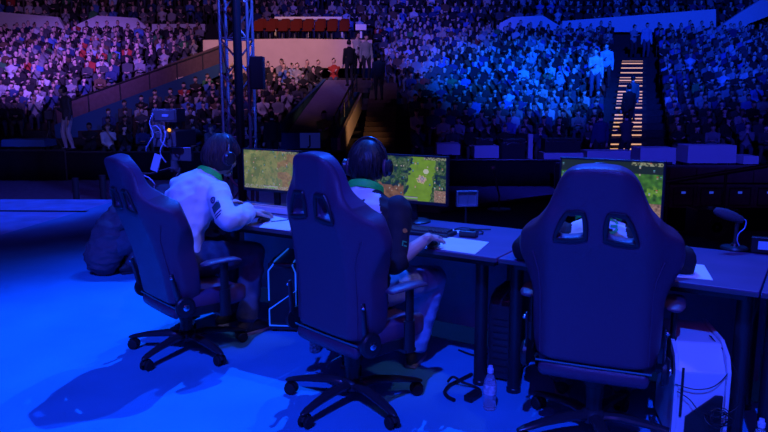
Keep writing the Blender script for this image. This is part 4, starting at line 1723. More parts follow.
# passage (vomitory) in the middle with its lit side wall and stairs
vy0, vy1 = 22.2, 29.0
p_bl, p_br = At(283, 139, vy0), At(343, 139, vy0)
p_tl, p_tr = At(325, 80, vy1), At(352, 80, vy1)
mb = MB()
mb.prism([p_bl, p_br, p_tr, p_tl], (0, 0.05, -0.25))
struct(mb.build('floor_passage', M['vomwall'], smooth=False))
wl0, wl1 = At(281, 124, vy0), At(326, 79, vy1)
mb = MB()
mb.prism([wl0, wl1, wl1 - V((0, 0, 0.45)), wl0 - V((0, 0, 1.0))], (-0.12, 0.1, 0))
struct(mb.build('wall_passage_left', M['bluewall'], smooth=False))
wr0, wr1 = At(331, 138, 21.8), At(354, 92, 26.5)
mb = MB()
mb.prism([wr0, wr1, wr1 - V((0, 0, 0.65)), wr0 - V((0, 0, 0.75))], (0.22, 0.02, 0))
struct(mb.build('wall_passage_right', M['bluewall'], smooth=False))
wo0, wo1 = wr0 + V((0.20, -0.12, -0.0)), wr1 + V((0.20, -0.12, -0.05))
mb = MB()
mb.prism([wo0, wo1, wo1 - V((0, 0, 0.62)), wo0 - V((0, 0, 0.72))], (0.10, 0.02, 0))
struct(mb.build('trim_3', M['wallpeach'], smooth=False))
handrail('handrail', wr0 + V((0.1, 0.0, 0.02)), wr1 + V((0.1, 0, 0.02)), 0.62, 6, 'dark handrail above the blue-lit sloping wall of the middle passage', mid=True)


def stairs(name, x0, x1, y0, y1, z0, z1, n, label, lights=None, shear=0.0):
    r = empty(name, ((x0 + x1) / 2, y0, z0))
    tag(r, label, 'stairs')
    o = r.location
    mb = MB()
    for i in range(n):
        t0, t1 = i / n, (i + 1) / n
        y = y0 + (y1 - y0) * t0
        yy = y0 + (y1 - y0) * t1
        z = z0 + (z1 - z0) * t1
        mb.box(V(((x0 + x1) / 2 + shear * t0, (y + yy) / 2, (z + z0 - 0.2) / 2)) - o, (x1 - x0, yy - y, z - z0 + 0.2))
    mb.build('steps', M['step'], r, smooth=False)
    if lights:
        la, lb = lights
        for i in range(n):
            t0, t1 = i / n, (i + 1) / n
            y = y0 + (y1 - y0) * t0
            z = z0 + (z1 - z0) * t1
            mb = MB()
            c = V((x0 + (x1 - x0) * (la + lb) / 2 + shear * t0, y - 0.015, z - 0.05)) - o
            mb.box(c, ((x1 - x0) * (lb - la), 0.02, 0.042))
            mb.build('step_light', M['steplight'], r, smooth=False)
    return r


sx0, sx1 = At(346, 142, 22.0).x, At(389, 142, 22.0).x
stairs('stairs', sx0 + 0.42, sx1 + 0.15, 21.6, 29.6, -0.58, 2.15, 17, 'dim brown staircase rising beside the orange-lit passage wall', shear=0.25)
ax0, ax1 = At(605, 140, 22.0).x, At(629, 140, 22.0).x
stairs('stairs', ax0, ax1 + 0.45, 21.6, 36.4, -0.58, 3.50, 32, 'aisle staircase with glowing warm step lights in the blue-lit stand', lights=(0.0, 0.85), shear=5.2)

# sign with a letter at the passage foot
sg = At(310, 140.5, 21.5)
r = empty('block_sign', sg)
tag(r, 'pale blue sign with the dark letter J at the foot of the passage', 'sign')
mb = MB()
mb.box((0, 0, 0), (0.62, 0.05, 0.46))
mb.build('board', mat('pale_sign_board', (0.35, 0.45, 0.8), 0.6, emit=(0.02, 0.05, 0.6), estr=0.10), r, smooth=False)  # faint blue emission mixed in to brighten the board
cu = bpy.data.curves.new('letter', 'FONT')
cu.body = 'J'
cu.size = 0.42
cu.extrude = 0.008
cu.align_x = 'CENTER'
cu.align_y = 'CENTER'
to = bpy.data.objects.new('letter_j', cu)
COL.objects.link(to)
me = bpy.data.meshes.new_from_object(to.evaluated_get(bpy.context.evaluated_depsgraph_get()))
bpy.data.objects.remove(to)
me.transform(Matrix.Translation((0, -0.036, 0)) @ Matrix.Rotation(PI / 2, 4, 'X'))
put('lettering', me, M['drape'], r, smooth=False)
# low barrier boards either side of the sign
mb = MB()
mb.box((0, 0, 0), (0.95, 0.08, 0.50))
o = mb.build('barrier_board', M['bluewall'], smooth=False, bevel=0.01)
o.location = At(284.5, 141, 21.5)
tag(o, 'dark blue barrier board left of the sign with the letter J', 'barrier')

# red seats on the deck above the warm wall
def seat_mb():
    mb = MB()
    mb.box((0, 0, 0.43), (0.42, 0.40, 0.05))
    b = MB()
    b.prism([V((-0.21, 0.2, 0.45)), V((0.21, 0.2, 0.45)), V((0.21, 0.26, 0.86)), V((0.15, 0.27, 0.90)), V((-0.15, 0.27, 0.90)), V((-0.21, 0.26, 0.86))], (0, 0.03, 0))
    return mb, b


a_, b_ = seat_mb()
r0 = empty('stadium_seat')
s1 = a_.build('seat_pan', M['redseat'], r0, smooth=False, bevel=0.015)
s2 = b_.build('seat_back', M['redseat'], r0, smooth=False, bevel=0.01)
mb = MB()
mb.box((0, 0.08, 0.2), (0.06, 0.2, 0.41))
mb.build('pedestal', M['rail'], r0, smooth=False)
ORD = ['first', 'second', 'third', 'fourth', 'fifth', 'sixth', 'seventh', 'eighth', 'ninth', 'tenth', 'eleventh', 'twelfth', 'thirteenth', 'fourteenth', 'fifteenth', 'sixteenth', 'seventeenth', 'eighteenth', 'nineteenth', 'twentieth',
       'twenty-first', 'twenty-second', 'twenty-third', 'twenty-fourth', 'twenty-fifth', 'twenty-sixth', 'twenty-seventh', 'twenty-eighth', 'twenty-ninth', 'thirtieth']
first = True
xa, xb = At(258, 36, 32.2).x, At(344, 36, 32.2).x
for row in range(2):
    n = 8
    for i in range(n):
        o = r0 if first else copy_tree(r0)
        first = False
        o.location = (xa + (xb - xa) * (i + 0.5 * row * 0) / (n - 1), 32.15 + row * 0.95, DECKZ + 0.0 + row * 0.20 - (0.0 if row == 0 else 0.0))
        o.rotation_euler = (0, 0, 0)
        tag(o, 'empty red seat, %s from the truss in the %s row above the warm wall' % (ORD[i], ('front', 'back')[row]), 'seat', 'empty red seats above the warm wall')
mb = MB()
mb.box((0, 33.35, DECKZ + 0.1), (xb - xa + 1.2, 0.9, 0.2))
o = struct(mb.build('floor_seat_step', M['concrete'], smooth=False))
o.location.x = (xa + xb) / 2

# white goal-like frame behind the seats
fa, fb = At(275, 28, 34.6), At(342, 28, 34.6)
top = At(300, 18.6, 34.6).z
r = empty('pipe_goal', (fa.x, 34.6, DECKZ))
tag(r, 'white goal-shaped pipe frame behind the empty red seats', 'pipe frame')
o = r.location
mb = MB()
mb.tube([V((fa.x, 34.6, top)) - o, V((fb.x, 34.6, top)) - o], 0.09, n=10)
mb.build('crossbar', M['fascia'], r)
for x in (fa.x, (fa.x + fb.x) / 2, fb.x):
    mb = MB()
    mb.tube([V((x, 34.6, DECKZ)) - o, V((x, 34.6, top)) - o], 0.06, n=10)
    mb.build('upright', M['fascia'], r)
wb = At(361, 27.5, 33.0)
mb = MB()
mb.box((0, 0, 0), (0.5, 0.3, 0.26))
mb.box((0, 0, -0.28), (0.1, 0.1, 0.4))
o = mb.build('white_box', M['fascia'], smooth=False, bevel=0.01)
o.location = (wb.x, wb.y, wb.z)
tag(o, 'small white box at the end of the empty red seats', 'box')

# ------------------------------------------------------------------ truss tower
ty = 11.0
tl, tr = At(225.5, 100, ty).x, At(252.0, 100, ty).x
tw = tr - tl
r = empty('lighting_truss', ((tl + tr) / 2, ty, AZ))
tag(r, 'tall blue-lit lattice truss tower behind the white-jersey player', 'truss')
TH = 9.0
for sx in (-1, 1):
    for sy in (-1, 1):
        mb = MB()
        mb.cyl((sx * tw / 2, sy * tw / 2, 0), (sx * tw / 2, sy * tw / 2, TH), 0.026, n=12)
        mb.build('chord', M['truss'], r)
mb = MB()
nseg = 18
for i in range(nseg):
    z0, z1 = TH * i / nseg, TH * (i + 1) / nseg
    for s_ in (-1, 1):
        mb.cyl((-tw / 2, s_ * tw / 2, z0 if s_ > 0 else z1), (tw / 2, s_ * tw / 2, z1 if s_ > 0 else z0), 0.015, n=8)
        mb.cyl((s_ * tw / 2, -tw / 2, z0 if s_ > 0 else z1), (s_ * tw / 2, tw / 2, z1 if s_ > 0 else z0), 0.011, n=8)
    if i % 3 == 0:
        for s_ in (-1, 1):
            mb.cyl((-tw / 2, s_ * tw / 2, z0 + .02), (tw / 2, s_ * tw / 2, z0 + .02), 0.014, n=8)
            mb.cyl((s_ * tw / 2, -tw / 2, z0 + .02), (s_ * tw / 2, tw / 2, z0 + .02), 0.014, n=8)
mb.build('bracing', M['truss'], r)
mb = MB()
mb.box((0, 0, 0.012), (tw + 0.3, tw + 0.3, 0.024))
mb.build('base_plate', M['gun'], r, smooth=False)
px0 = At(240, 100, ty - 0.4).x
mb = MB()
mb.tube([(px0, ty - 0.45, AZ), (px0, ty - 0.45, AZ + 9)], 0.065, n=14)
o = mb.build('dark_pole', M['plastic2'])
tag(o, 'thick dark vertical pole standing in front of the lattice truss tower', 'pole')
# loudspeaker hung on the truss
sp0 = At(257.5, 73, ty - 0.35)
r = empty('loudspeaker', sp0)
tag(r, 'black loudspeaker mounted on the right chord of the truss tower', 'loudspeaker')
mb = MB()
mb.box((0, 0, 0), (0.20, 0.20, 0.48))
mb.build('cabinet', M['plastic2'], r, smooth=False, bevel=0.01)
mb = MB()
mb.box((0, -0.104, 0), (0.17, 0.008, 0.44))
mb.build('grille', M['plastic'], r, smooth=False)
mb = MB()
mb.box((-0.06, 0.14, 0), (0.03, 0.12, 0.06))
mb.build('mount_bracket', M['gun'], r, smooth=False)

# ------------------------------------------------------------------ broadcast camera on the far side of the stage
bc = At(176, 160, 7.6)
r = empty('broadcast_camera', (bc.x, bc.y, 0), -0.25)
tag(r, 'broadcast camera on a tripod with cables and an orange lamp, behind the white-jersey player', 'camera')
zz = lambda py: At(170, py, 7.6).z
U = (At(180, 100, 7.6).x - At(170, 100, 7.6).x) / 10
mb = MB()
mb.box((0, 0, (zz(130) + zz(146)) / 2), (26 * U, 0.42, abs(zz(130) - zz(146))))
mb.box((-0.02, -0.16, zz(134)), (16 * U, 0.14, 7 * U))
mb.build('camera_body', M['camgrey'], r, smooth=False, bevel=0.012)
mb = MB()
mb.box((0.0, -0.10, zz(115)), (27 * U, 0.18, 13 * U))
mb.box((0, -0.195, zz(115)), (24 * U, 0.01, 10 * U))
vf = mb.build('viewfinder_hood', M['camgrey'], r, smooth=False, bevel=0.012)
mb = MB()
mb.box((0.02, -0.203, zz(115)), (7 * U, 0.006, 2.4 * U))
mb.build('hood_badge', M['bluecable'], vf, smooth=False)
mb = MB()
mb.box((-0.02, 0, zz(124)), (0.04, 0.06, 8 * U))
mb.box((0.08, -0.02, zz(124)), (0.03, 0.05, 8 * U))
mb.build('viewfinder_arm', M['gun'], r, smooth=False)
mb = MB()
mb.box((0.14, -0.10, zz(153)), (22 * U, 0.05, 14 * U))
mo = mb.build('operator_monitor', M['camgrey'], r, smooth=False, bevel=0.008)
mb = MB()
mb.box((0.14, -0.128, zz(146.5)), (22 * U, 0.006, 0.8 * U))
mb.build('monitor_edge', M['bluecable'], mo, smooth=False)
mb = MB()
mb.box((-0.09, -0.24, zz(161)), (8 * U, 0.02, 17 * U), rot=Matrix.Rotation(0.35, 3, 'Y'))
mb.build('note_card', M['bluecable'], r, smooth=False, label='pale tilted card')
mb = MB()
mb.ball((0.07, -0.22, zz(129)), 0.018)
mb.build('tally_lamp', M['tally'], r, label='small glowing orange lamp')
mb = MB()
mb.lathe((0, 0.21, zz(138)), [(0.05, 0), (0.065, 0.02), (0.065, 0.22), (0.08, 0.25)], axis=V((0, 1, 0)), n=20)
mb.build('lens', M['plastic'], r)
mb = MB()
mb.cyl((0, 0, zz(172)), (0, 0, zz(146)), 0.06, n=14)
mb.tube([(0.05, 0, zz(168)), (0.14, -0.25, zz(176)), (0.2, -0.45, zz(182))], 0.014, n=8)
mb.tube([(-0.05, 0, zz(168)), (-0.16, -0.25, zz(172)), (-0.26, -0.40, zz(170))], 0.014, n=8)
mb.build('tripod_head', M['camgrey'], r, bevel=0.003)
for k in range(3):
    a = 0.5 + k * 2.094
    mb = MB()
    mb.tube([(0, 0, zz(172)), (0.24 * math.cos(a), 0.24 * math.sin(a), zz(172) * 0.5), (0.48 * math.cos(a), 0.48 * math.sin(a), 0.02)], [0.03, 0.026, 0.02], n=8)
    mb.build('tripod_leg', M['gun'], r)
rnd = random.Random(2)
for pts in ([(-0.12, -0.2, 113), (-0.13, -0.26, 122), (-0.10, -0.25, 133), (-0.14, -0.27, 141), (-0.20, -0.24, 147), (-0.23, -0.2, 150)],
            [(-0.16, -0.2, 127), (-0.06, -0.26, 125), (0.0, -0.26, 131), (0.0, -0.27, 140), (0.06, -0.24, 146)],
            [(-0.26, -0.3, 168), (-0.2, -0.34, 172), (-0.12, -0.34, 175), (-0.06, -0.34, 181), (-0.07, -0.36, 188), (-0.02, -0.3, 192)],
            [(0.03, -0.26, 124), (0.06, -0.28, 135), (0.0, -0.3, 150), (0.05, -0.28, 160)]):
    mb = MB()
    mb.tube(catmull([V((x, y, zz(p))) for x, y, p in pts], 5, closed=False), 0.0075, n=7)
    mb.build('camera_cable', M['bluecable'], r, label='pale blue cable')

# small stage light and thin stand behind the desks
sl = At(467, 198.5, 6.2)
r = empty('stage_light', (sl.x, sl.y, 0), 0.12)
tag(r, 'small rectangular stage light on a thin stand behind the desks', 'stage light')
mb = MB()
for c, s_ in (((0, 0, sl.z + 0.065), (0.19, 0.05, 0.012)), ((0, 0, sl.z - 0.065), (0.19, 0.05, 0.012)), ((-0.09, 0, sl.z), (0.012, 0.05, 0.14)), ((0.09, 0, sl.z), (0.012, 0.05, 0.14)), ((0, 0.015, sl.z), (0.18, 0.012, 0.13)), ((0, -0.02, sl.z), (0.006, 0.006, 0.13))):
    mb.box(c, s_)
mb.build('housing', M['truss'], r, smooth=False, bevel=0.002)
mb = MB()
mb.tube([(0, 0.03, 0.01), (0, 0.03, sl.z)], 0.010, n=8)
mb.lathe((0, 0.03, 0), [(0.12, 0), (0.12, 0.012), (0.02, 0.02)], n=20)
mb.build('stand', M['gun'], r)
tp = At(499, 204, 9.6)
r = empty('microphone_stand', (tp.x, tp.y, 0))
tag(r, 'thin upright microphone stand in the dark beyond the small stage light', 'stand')
ztop = At(493, 168, 9.6)
mb = MB()
mb.tube([V((0, 0, 0.01)), V((0, 0, 0.2)), V((ztop.x - tp.x, 0, ztop.z))], 0.012, n=8)
mb.lathe((0, 0, 0), [(0.16, 0), (0.16, 0.015), (0.02, 0.025)], n=20)
mb.build('pole', M['gun'], r)
mb = MB()
mb.ball(V((ztop.x - tp.x, 0, ztop.z)), 0.035)
mb.build('clip', M['truss'], r)

# ------------------------------------------------------------------ draped desks in front of the stands
def draped(px0, px1, ytop, ybot, y, label, m=None, step=None):
    a, b, c = At(px0, ytop, y), At(px1, ytop, y), At(px0, ybot, y)
    w, h = b.x - a.x, a.z - AZ
    r = empty('draped_desk', ((a.x + b.x) / 2, y, AZ))
    tag(r, label, 'desk', 'cloth-covered desks below the stands')
    mb = MB()
    n = 40
    top, bot = [], []
    ring_t, ring_b = [], []
    for i in range(n):
        t = i / n * 4
        e = int(t)
        f = t - e
        x, yy = [(-0.5 + f, -0.5), (0.5, -0.5 + f), (0.5 - f, 0.5), (-0.5, 0.5 - f)][e]
        k = 1 + 0.012 * math.sin(i * 2.4)
        ring_t.append(V((x * w, yy * 0.7, h)))
        ring_b.append(V((x * w * k * 1.02, yy * 0.74 * k, c.z - AZ)))
    mb.rings([ring_b, ring_t])
    mb.build('cloth', m or M['cloth'], r, smooth=False, bevel=0.01)
    for sx in (-1, 1):
        for sy in (-1, 1):
            mb = MB()
            mb.cyl((sx * (w / 2 - 0.12), sy * 0.25, 0), (sx * (w / 2 - 0.12), sy * 0.25, c.z - AZ + 0.05), 0.025, n=8)
            mb.build('leg', M['rail'], r)
    return r, w, h


draped(683, 730.5, 144.5, 162, 18.6, 'blue-lit cloth-covered desk in front of the dark cabinets')
draped(737, 752, 155, 163, 18.3, 'low blue-lit end desk next to the longer cloth-covered desk')
draped(636, 671, 147, 163, 18.6, 'short blue-lit cloth-covered desk behind the squarely seen chair')
draped(541, 580, 152, 160.5, 19.6, 'blue-lit cloth-covered desk between the lit stairs and the dark case')
draped(584, 630, 150, 160.5, 20.0, 'blue-lit cloth-covered desk at the foot of the lit aisle stairs')
draped(473, 497, 145, 157, 19.4, 'small blue-lit cloth-covered desk carrying a dark equipment case')
draped(436, 459, 143, 154, 20.0, 'blue-lit cloth-covered desk above the edge of the green lane monitor')


def case(px0, px1, py0, py1, y, label, name='equipment_case', lid=True, floor=None):
    a, b = At(px0, py0, y), At(px1, py1, y)
    w, h = b.x - a.x, a.z - b.z
    r = empty(name, ((a.x + b.x) / 2, y, b.z))
    tag(r, label, 'case', 'dark equipment cases below the stands')
    mb = MB()
    mb.box((0, 0, h * 0.42), (w, 0.5, h * 0.82))
    mb.build('case_body', M['plastic2'], r, smooth=False, bevel=0.01)
    mb = MB()
    mb.box((0, 0, h * 0.92), (w * 1.01, 0.52, h * 0.16))
    mb.build('lid', M['plastic'], r, smooth=False, bevel=0.01)
    mb = MB()
    for k in (-1, 1):
        mb.box((k * w * 0.28, -0.262, h * 0.8), (0.05, 0.012, 0.07))
    mb.build('latch', M['chrome'], r, smooth=False)
    return r


case(475, 492, 138, 144.9, 19.4, 'dark equipment case resting on the small blue-lit desk')
case(501, 523, 138.5, 160, 19.2, 'wide dark equipment case standing beside the bright blue pillar')
case(543, 578, 138, 151.8, 19.6, 'long dark equipment case on the cloth-covered desk near the stairs')
pl = At(530, 148, 19.0)
mb = MB()
mb.box((0, 0, (At(530, 134, 19).z - AZ) / 2), (0.13, 0.13, At(530, 134, 19).z - AZ))
o = mb.build('marker_post', M['cloth'], smooth=False, bevel=0.01)
o.location = (pl.x, 19.0, AZ)
tag(o, 'narrow upright blue-lit post beside the wide dark equipment case', 'post')

# black crowd barriers (drape on a frame)
def barrier(px0, px1, ytop, y, label, m=None):
    a, b = At(px0, ytop, y), At(px1, ytop, y)
    r = empty('crowd_barrier', ((a.x + b.x) / 2, y, AZ))
    tag(r, label, 'barrier', 'black crowd barriers')
    w, h = b.x - a.x, a.z - AZ
    mb = MB()
    n = max(8, int(w / 0.12))
    r1 = [V((-w / 2 + w * i / n, 0.02 * math.sin(i * 1.9), 0.02)) for i in range(n + 1)]
    vs0 = [mb.bm.verts.new(p) for p in r1]
    vs1 = [mb.bm.verts.new(p + V((0, 0, h - 0.04))) for p in r1]
    for i in range(n):
        mb.face((vs0[i], vs0[i + 1], vs1[i + 1], vs1[i]))
    o = mb.build('drape', m or M['drape'], r)
    md = o.modifiers.new('s', 'SOLIDIFY')
    md.thickness = 0.02
    mb = MB()
    mb.tube([(-w / 2, 0, h), (w / 2, 0, h)], 0.025, n=8)
    for i in range(4):
        x = -w / 2 + w * i / 3
        mb.cyl((x, 0.05, 0), (x, 0.05, h), 0.02, n=8)
    mb.build('frame', M['rail'], r)
    return r


barrier(-30, 64, 150.5, 18.2, 'black draped barrier at the left edge below the purple stand')
barrier(64, 205, 152, 18.3, 'black draped barrier between the standing camera operator and the truss tower')
barrier(440, 560, 160, 17.0, 'black draped barrier behind the small stage light')
barrier(556, 672, 163, 16.6, 'black draped barrier behind the squarely seen chair')
barrier(205, 345, 151, 18.5, 'black draped barrier behind the truss tower and the middle chair')
barrier(344, 442, 155, 18.7, 'black draped barrier at the foot of the brown staircase')
for px, py0, py1, lab in ((75, 178, 194, 'short dark post on the floor left of the reclined chair, nearer the frame edge'), (102, 175, 193, 'short dark post on the floor right beside the reclined chair headrest')):
    y = 13.0
    a, b = At(px, py0, y), At(px, 205, y)
    mb = MB()
    mb.tube([(0, 0, 0), (0, 0, a.z - AZ)], 0.06, n=12)
    mb.lathe((0, 0, 0), [(0.16, 0), (0.16, 0.02), (0.06, 0.04)], n=18)
    o = mb.build('bollard', M['rail'])
    o.location = (a.x, y, AZ)
    tag(o, lab, 'post')

# dark cabinets with small blue plates behind the last desk
cy = 11.5
for i, (x0, x1) in enumerate(((664.5, 689), (691, 717), (719, 745), (747, 774))):
    for lvl in range(2):
        a, b = At(x0, (182.5, 166)[lvl], cy), At(x1, (206, 181.5)[lvl], cy)
        w, h = b.x - a.x, a.z - b.z
        zb = AZ + 0.45 if lvl == 0 else None
        r = empty('loudspeaker_cabinet', ((a.x + b.x) / 2, cy, b.z))
        tag(r, ('dark cabinet with a small blue plate, %s along from the leafy monitor', 'dark upper cabinet without a plate, %s along from the leafy monitor')[lvl] % ORD[i], 'cabinet', 'dark cabinets behind the last desk')
        mb = MB()
        mb.box((0, 0, h / 2), (w, 0.5, h - 0.01))
        mb.build('cabinet_box', mat('dark_brown_cabinet', (0.14, 0.08, 0.09), 0.6, vary=0.2) if i + lvl == 0 else bpy.data.materials['dark_brown_cabinet'], r, smooth=False, bevel=0.008)
        if lvl == 0:
            mb = MB()
            for c, s_ in (((0, -0.258, h * 0.86), (w * 0.74, 0.014, 0.012)), ((0, -0.258, h * 0.14), (w * 0.74, 0.014, 0.012)), ((-w * 0.37, -0.258, h * 0.5), (0.012, 0.014, h * 0.72)), ((w * 0.37, -0.258, h * 0.5), (0.012, 0.014, h * 0.72))):
                mb.box(c, s_)
            mb.build('front_frame', M['rail'], r, smooth=False)
            mb = MB()
            mb.box((0, -0.256, h * 0.66), (0.062, 0.012, 0.034))
            mb.build('name_plate', M['led'], r, smooth=False, label='small glowing blue plate')
a, b = At(664, 206, cy), At(774, 206, cy)
mb = MB()
mb.box((0, 0, (a.z - AZ) / 2), (b.x - a.x, 0.6, a.z - AZ - 0.004))
o = mb.build('cabinet_platform', M['drape'], smooth=False)
o.location = ((a.x + b.x) / 2, cy, AZ)
tag(o, 'black platform carrying the row of dark cabinets', 'platform')
a, b = At(666, 182, 10.6), At(790, 162, 10.0)
mb = MB()
mb.tube([a, b], 0.035, n=10)
for t in (0.02, 0.5, 0.98):
    p = lerp(a, b, t)
    mb.tube([V((p.x, p.y, AZ)), p], 0.022, n=8)
o = mb.build('diagonal_rail', M['rail'])
tag(o, 'dark diagonal rail crossing in front of the dark cabinets', 'railing')
dv = At(711, 225, 10.4)
r = empty('floor_loudspeaker', (dv.x, dv.y, AZ))
tag(r, 'dark floor loudspeaker with a round driver behind the desk microphone', 'loudspeaker')
hh = At(711, 208, 10.4).z - AZ
mb = MB()
mb.box((0, 0, hh / 2), (0.62, 0.4, hh))
mb.build('cabinet_box', M['plastic2'], r, smooth=False, bevel=0.01)
mb = MB()
zc_ = dv.z - AZ
mb.lathe((0, -0.2, zc_), [(0.155, 0), (0.155, 0.015), (0.13, 0.015), (0.08, 0.0), (0.03, 0.0), (0.02, 0.012)], axis=V((0, -1, 0)), n=28)
mb.build('driver', M['gun'], r)
# ------------------------------------------------------------------ spectators
SHIRTS = [('black', (0.02, 0.02, 0.025)), ('black', (0.03, 0.028, 0.03)), ('dark grey', (0.07, 0.07, 0.08)), ('navy', (0.03, 0.05, 0.14)), ('grey', (0.22, 0.22, 0.24)), ('white', (0.55, 0.55, 0.56)),
          ('pale grey', (0.33, 0.33, 0.35)), ('brown', (0.12, 0.07, 0.045)), ('red', (0.42, 0.05, 0.04)), ('blue', (0.08, 0.16, 0.45)), ('green', (0.05, 0.20, 0.08)), ('pale blue', (0.38, 0.48, 0.62)), ('beige', (0.45, 0.37, 0.28))]
WEI = [7, 7, 6, 4, 3.4, 2.0, 2.4, 2, 0.8, 2.0, 0.6, 1.5, 1.0]
SM = [mat('shirt_' + str(i), c, 0.85, spec=0.15) for i, (_, c) in enumerate(SHIRTS)]
TR = [mat('spectator_trousers_' + str(i), c, 0.85, spec=0.15) for i, c in enumerate([(0.03, 0.03, 0.04), (0.07, 0.08, 0.13), (0.14, 0.12, 0.10)])]
SK = [mat('spectator_skin_' + str(i), c, 0.6, spec=0.3) for i, c in enumerate([(0.75, 0.52, 0.42), (0.58, 0.38, 0.29), (0.30, 0.18, 0.13)])]
HRM = [mat('spectator_hair_' + str(i), c, 0.5, spec=0.4) for i, c in enumerate([(0.012, 0.010, 0.010), (0.04, 0.022, 0.015), (0.14, 0.08, 0.04)])]
GLOW = None

ps = []
ps.append(pose(lean=4, headpitch=4, handR=(0.08, 0.30, 0.66), handL=(-0.08, 0.30, 0.66), footR=(0.12, 0.30, 0), footL=(-0.12, 0.30, 0)))
ps.append(pose(lean=16, headpitch=0, handR=(0.03, 0.40, 0.78), handL=(-0.03, 0.40, 0.78), footR=(0.15, 0.28, 0), footL=(-0.15, 0.28, 0), poleR=(0.3, 0, -0.6), poleL=(-0.3, 0, -0.6)))
ps.append(pose(lean=0, headyaw=18, handR=(-0.10, 0.20, 0.86), handL=(0.10, 0.18, 0.83), footR=(0.10, 0.32, 0), footL=(-0.13, 0.30, 0)))
ps.append(pose(lean=8, headyaw=-16, headpitch=-4, handR=(0.04, 0.26, 1.02), handL=(-0.04, 0.26, 1.02), footR=(0.12, 0.30, 0), footL=(-0.12, 0.30, 0), poleR=(0.3, 0.1, -0.6), poleL=(-0.3, 0.1, -0.6)))
ps.append(pose(lean=22, curl=18, headpitch=6, handR=(0.06, 0.42, 0.62), handL=(-0.05, 0.30, 1.0), footR=(0.16, 0.26, 0), footL=(-0.16, 0.26, 0), poleL=(-0.6, 0.1, -0.6)))
sit_hi = [one_piece(J, 0.017, 1300, 3) for J in ps]
sit_lo = [one_piece(J, 0.026, 260, 2) for J in ps]
st = []
st.append(pose(pelvis=(0, 0, 0.92), lean=2, curl=4, handR=(0.25, 0.06, 0.80), handL=(-0.25, 0.06, 0.80), footR=(0.11, 0.02, 0), footL=(-0.11, 0.0, 0)))
st.append(pose(pelvis=(0, 0, 0.92), lean=5, curl=6, headyaw=25, handR=(0.06, 0.24, 1.14), handL=(-0.24, 0.08, 0.82), footR=(0.12, 0.04, 0), footL=(-0.12, -0.04, 0)))
st.append(pose(pelvis=(0, 0, 0.92), lean=3, curl=4, headyaw=-20, handR=(-0.06, 0.22, 1.16), handL=(0.08, 0.20, 1.12), footR=(0.12, 0.0, 0), footL=(-0.13, 0.03, 0)))
STAND_HI = [one_piece(J, 0.014, 2600, 3) for J in st]
for me in sit_hi + STAND_HI:
    for m in (SK[0], SM[0], TR[0], HRM[0]):
        me.materials.append(m)
    me.shade_smooth()


def person(me, loc, rz, skin, shirt, trou, hair_, label, group=None, s=1.0):
    o = bpy.data.objects.new('person', me)
    COL.objects.link(o)
    for i, m in enumerate((skin, shirt, trou, hair_)):
        o.material_slots[i].link = 'OBJECT'
        o.material_slots[i].material = m
    o.location = loc
    o.rotation_euler = (0, 0, rz)
    o.scale = (s, s, s)
    return tag(o, label, 'person', group)


rnd = random.Random(77)
# seats left empty (passages, stairs, walls), as areas of the seating plan
HOLES_PX = [
    [(-60, 136), (40, 113), (58, 104), (222, 42), (222, 58), (188, 71), (125, 98), (92, 118), (70, 150), (-60, 160)],
    [(268, 150), (274, 122), (316, 80), (350, 78), (372, 62), (392, 100), (390, 150)],
    [(345, 82), (340, 40), (352, 22), (372, 22), (386, 60), (392, 100), (372, 100)],
    [(598, 150), (604, 110), (614, 54), (658, 54), (648, 100), (638, 150)],
    [(203, 58), (203, 27), (350, 24), (372, 40), (372, 58)],
]
FASC = [[(-30, 32), (66, 32), (58, 17), (0, 12), (-30, 10)], [(70, 32), (78, 24), (97, 15.5), (136, 18), (152, 32)], [(496, 32), (500, 23), (512, 17), (543, 15.5), (560, 26), (562, 32)],
        [(562, 32), (562, 21), (640, 15), (716, 9), (716, 32)], [(713, 32), (719, 27), (741, 12), (790, -18), (790, 8), (748, 24), (742, 32)], [(55, 40), (58, 12), (72, 12), (78, 40)]]
cand = []
STP = [At(594, 98, 26.6), At(605, 88, 28.2), At(645, 61, 36.1), At(632, 62.5, 36.1), At(366, 80, 27.8), At(357, 76, 28.4)]
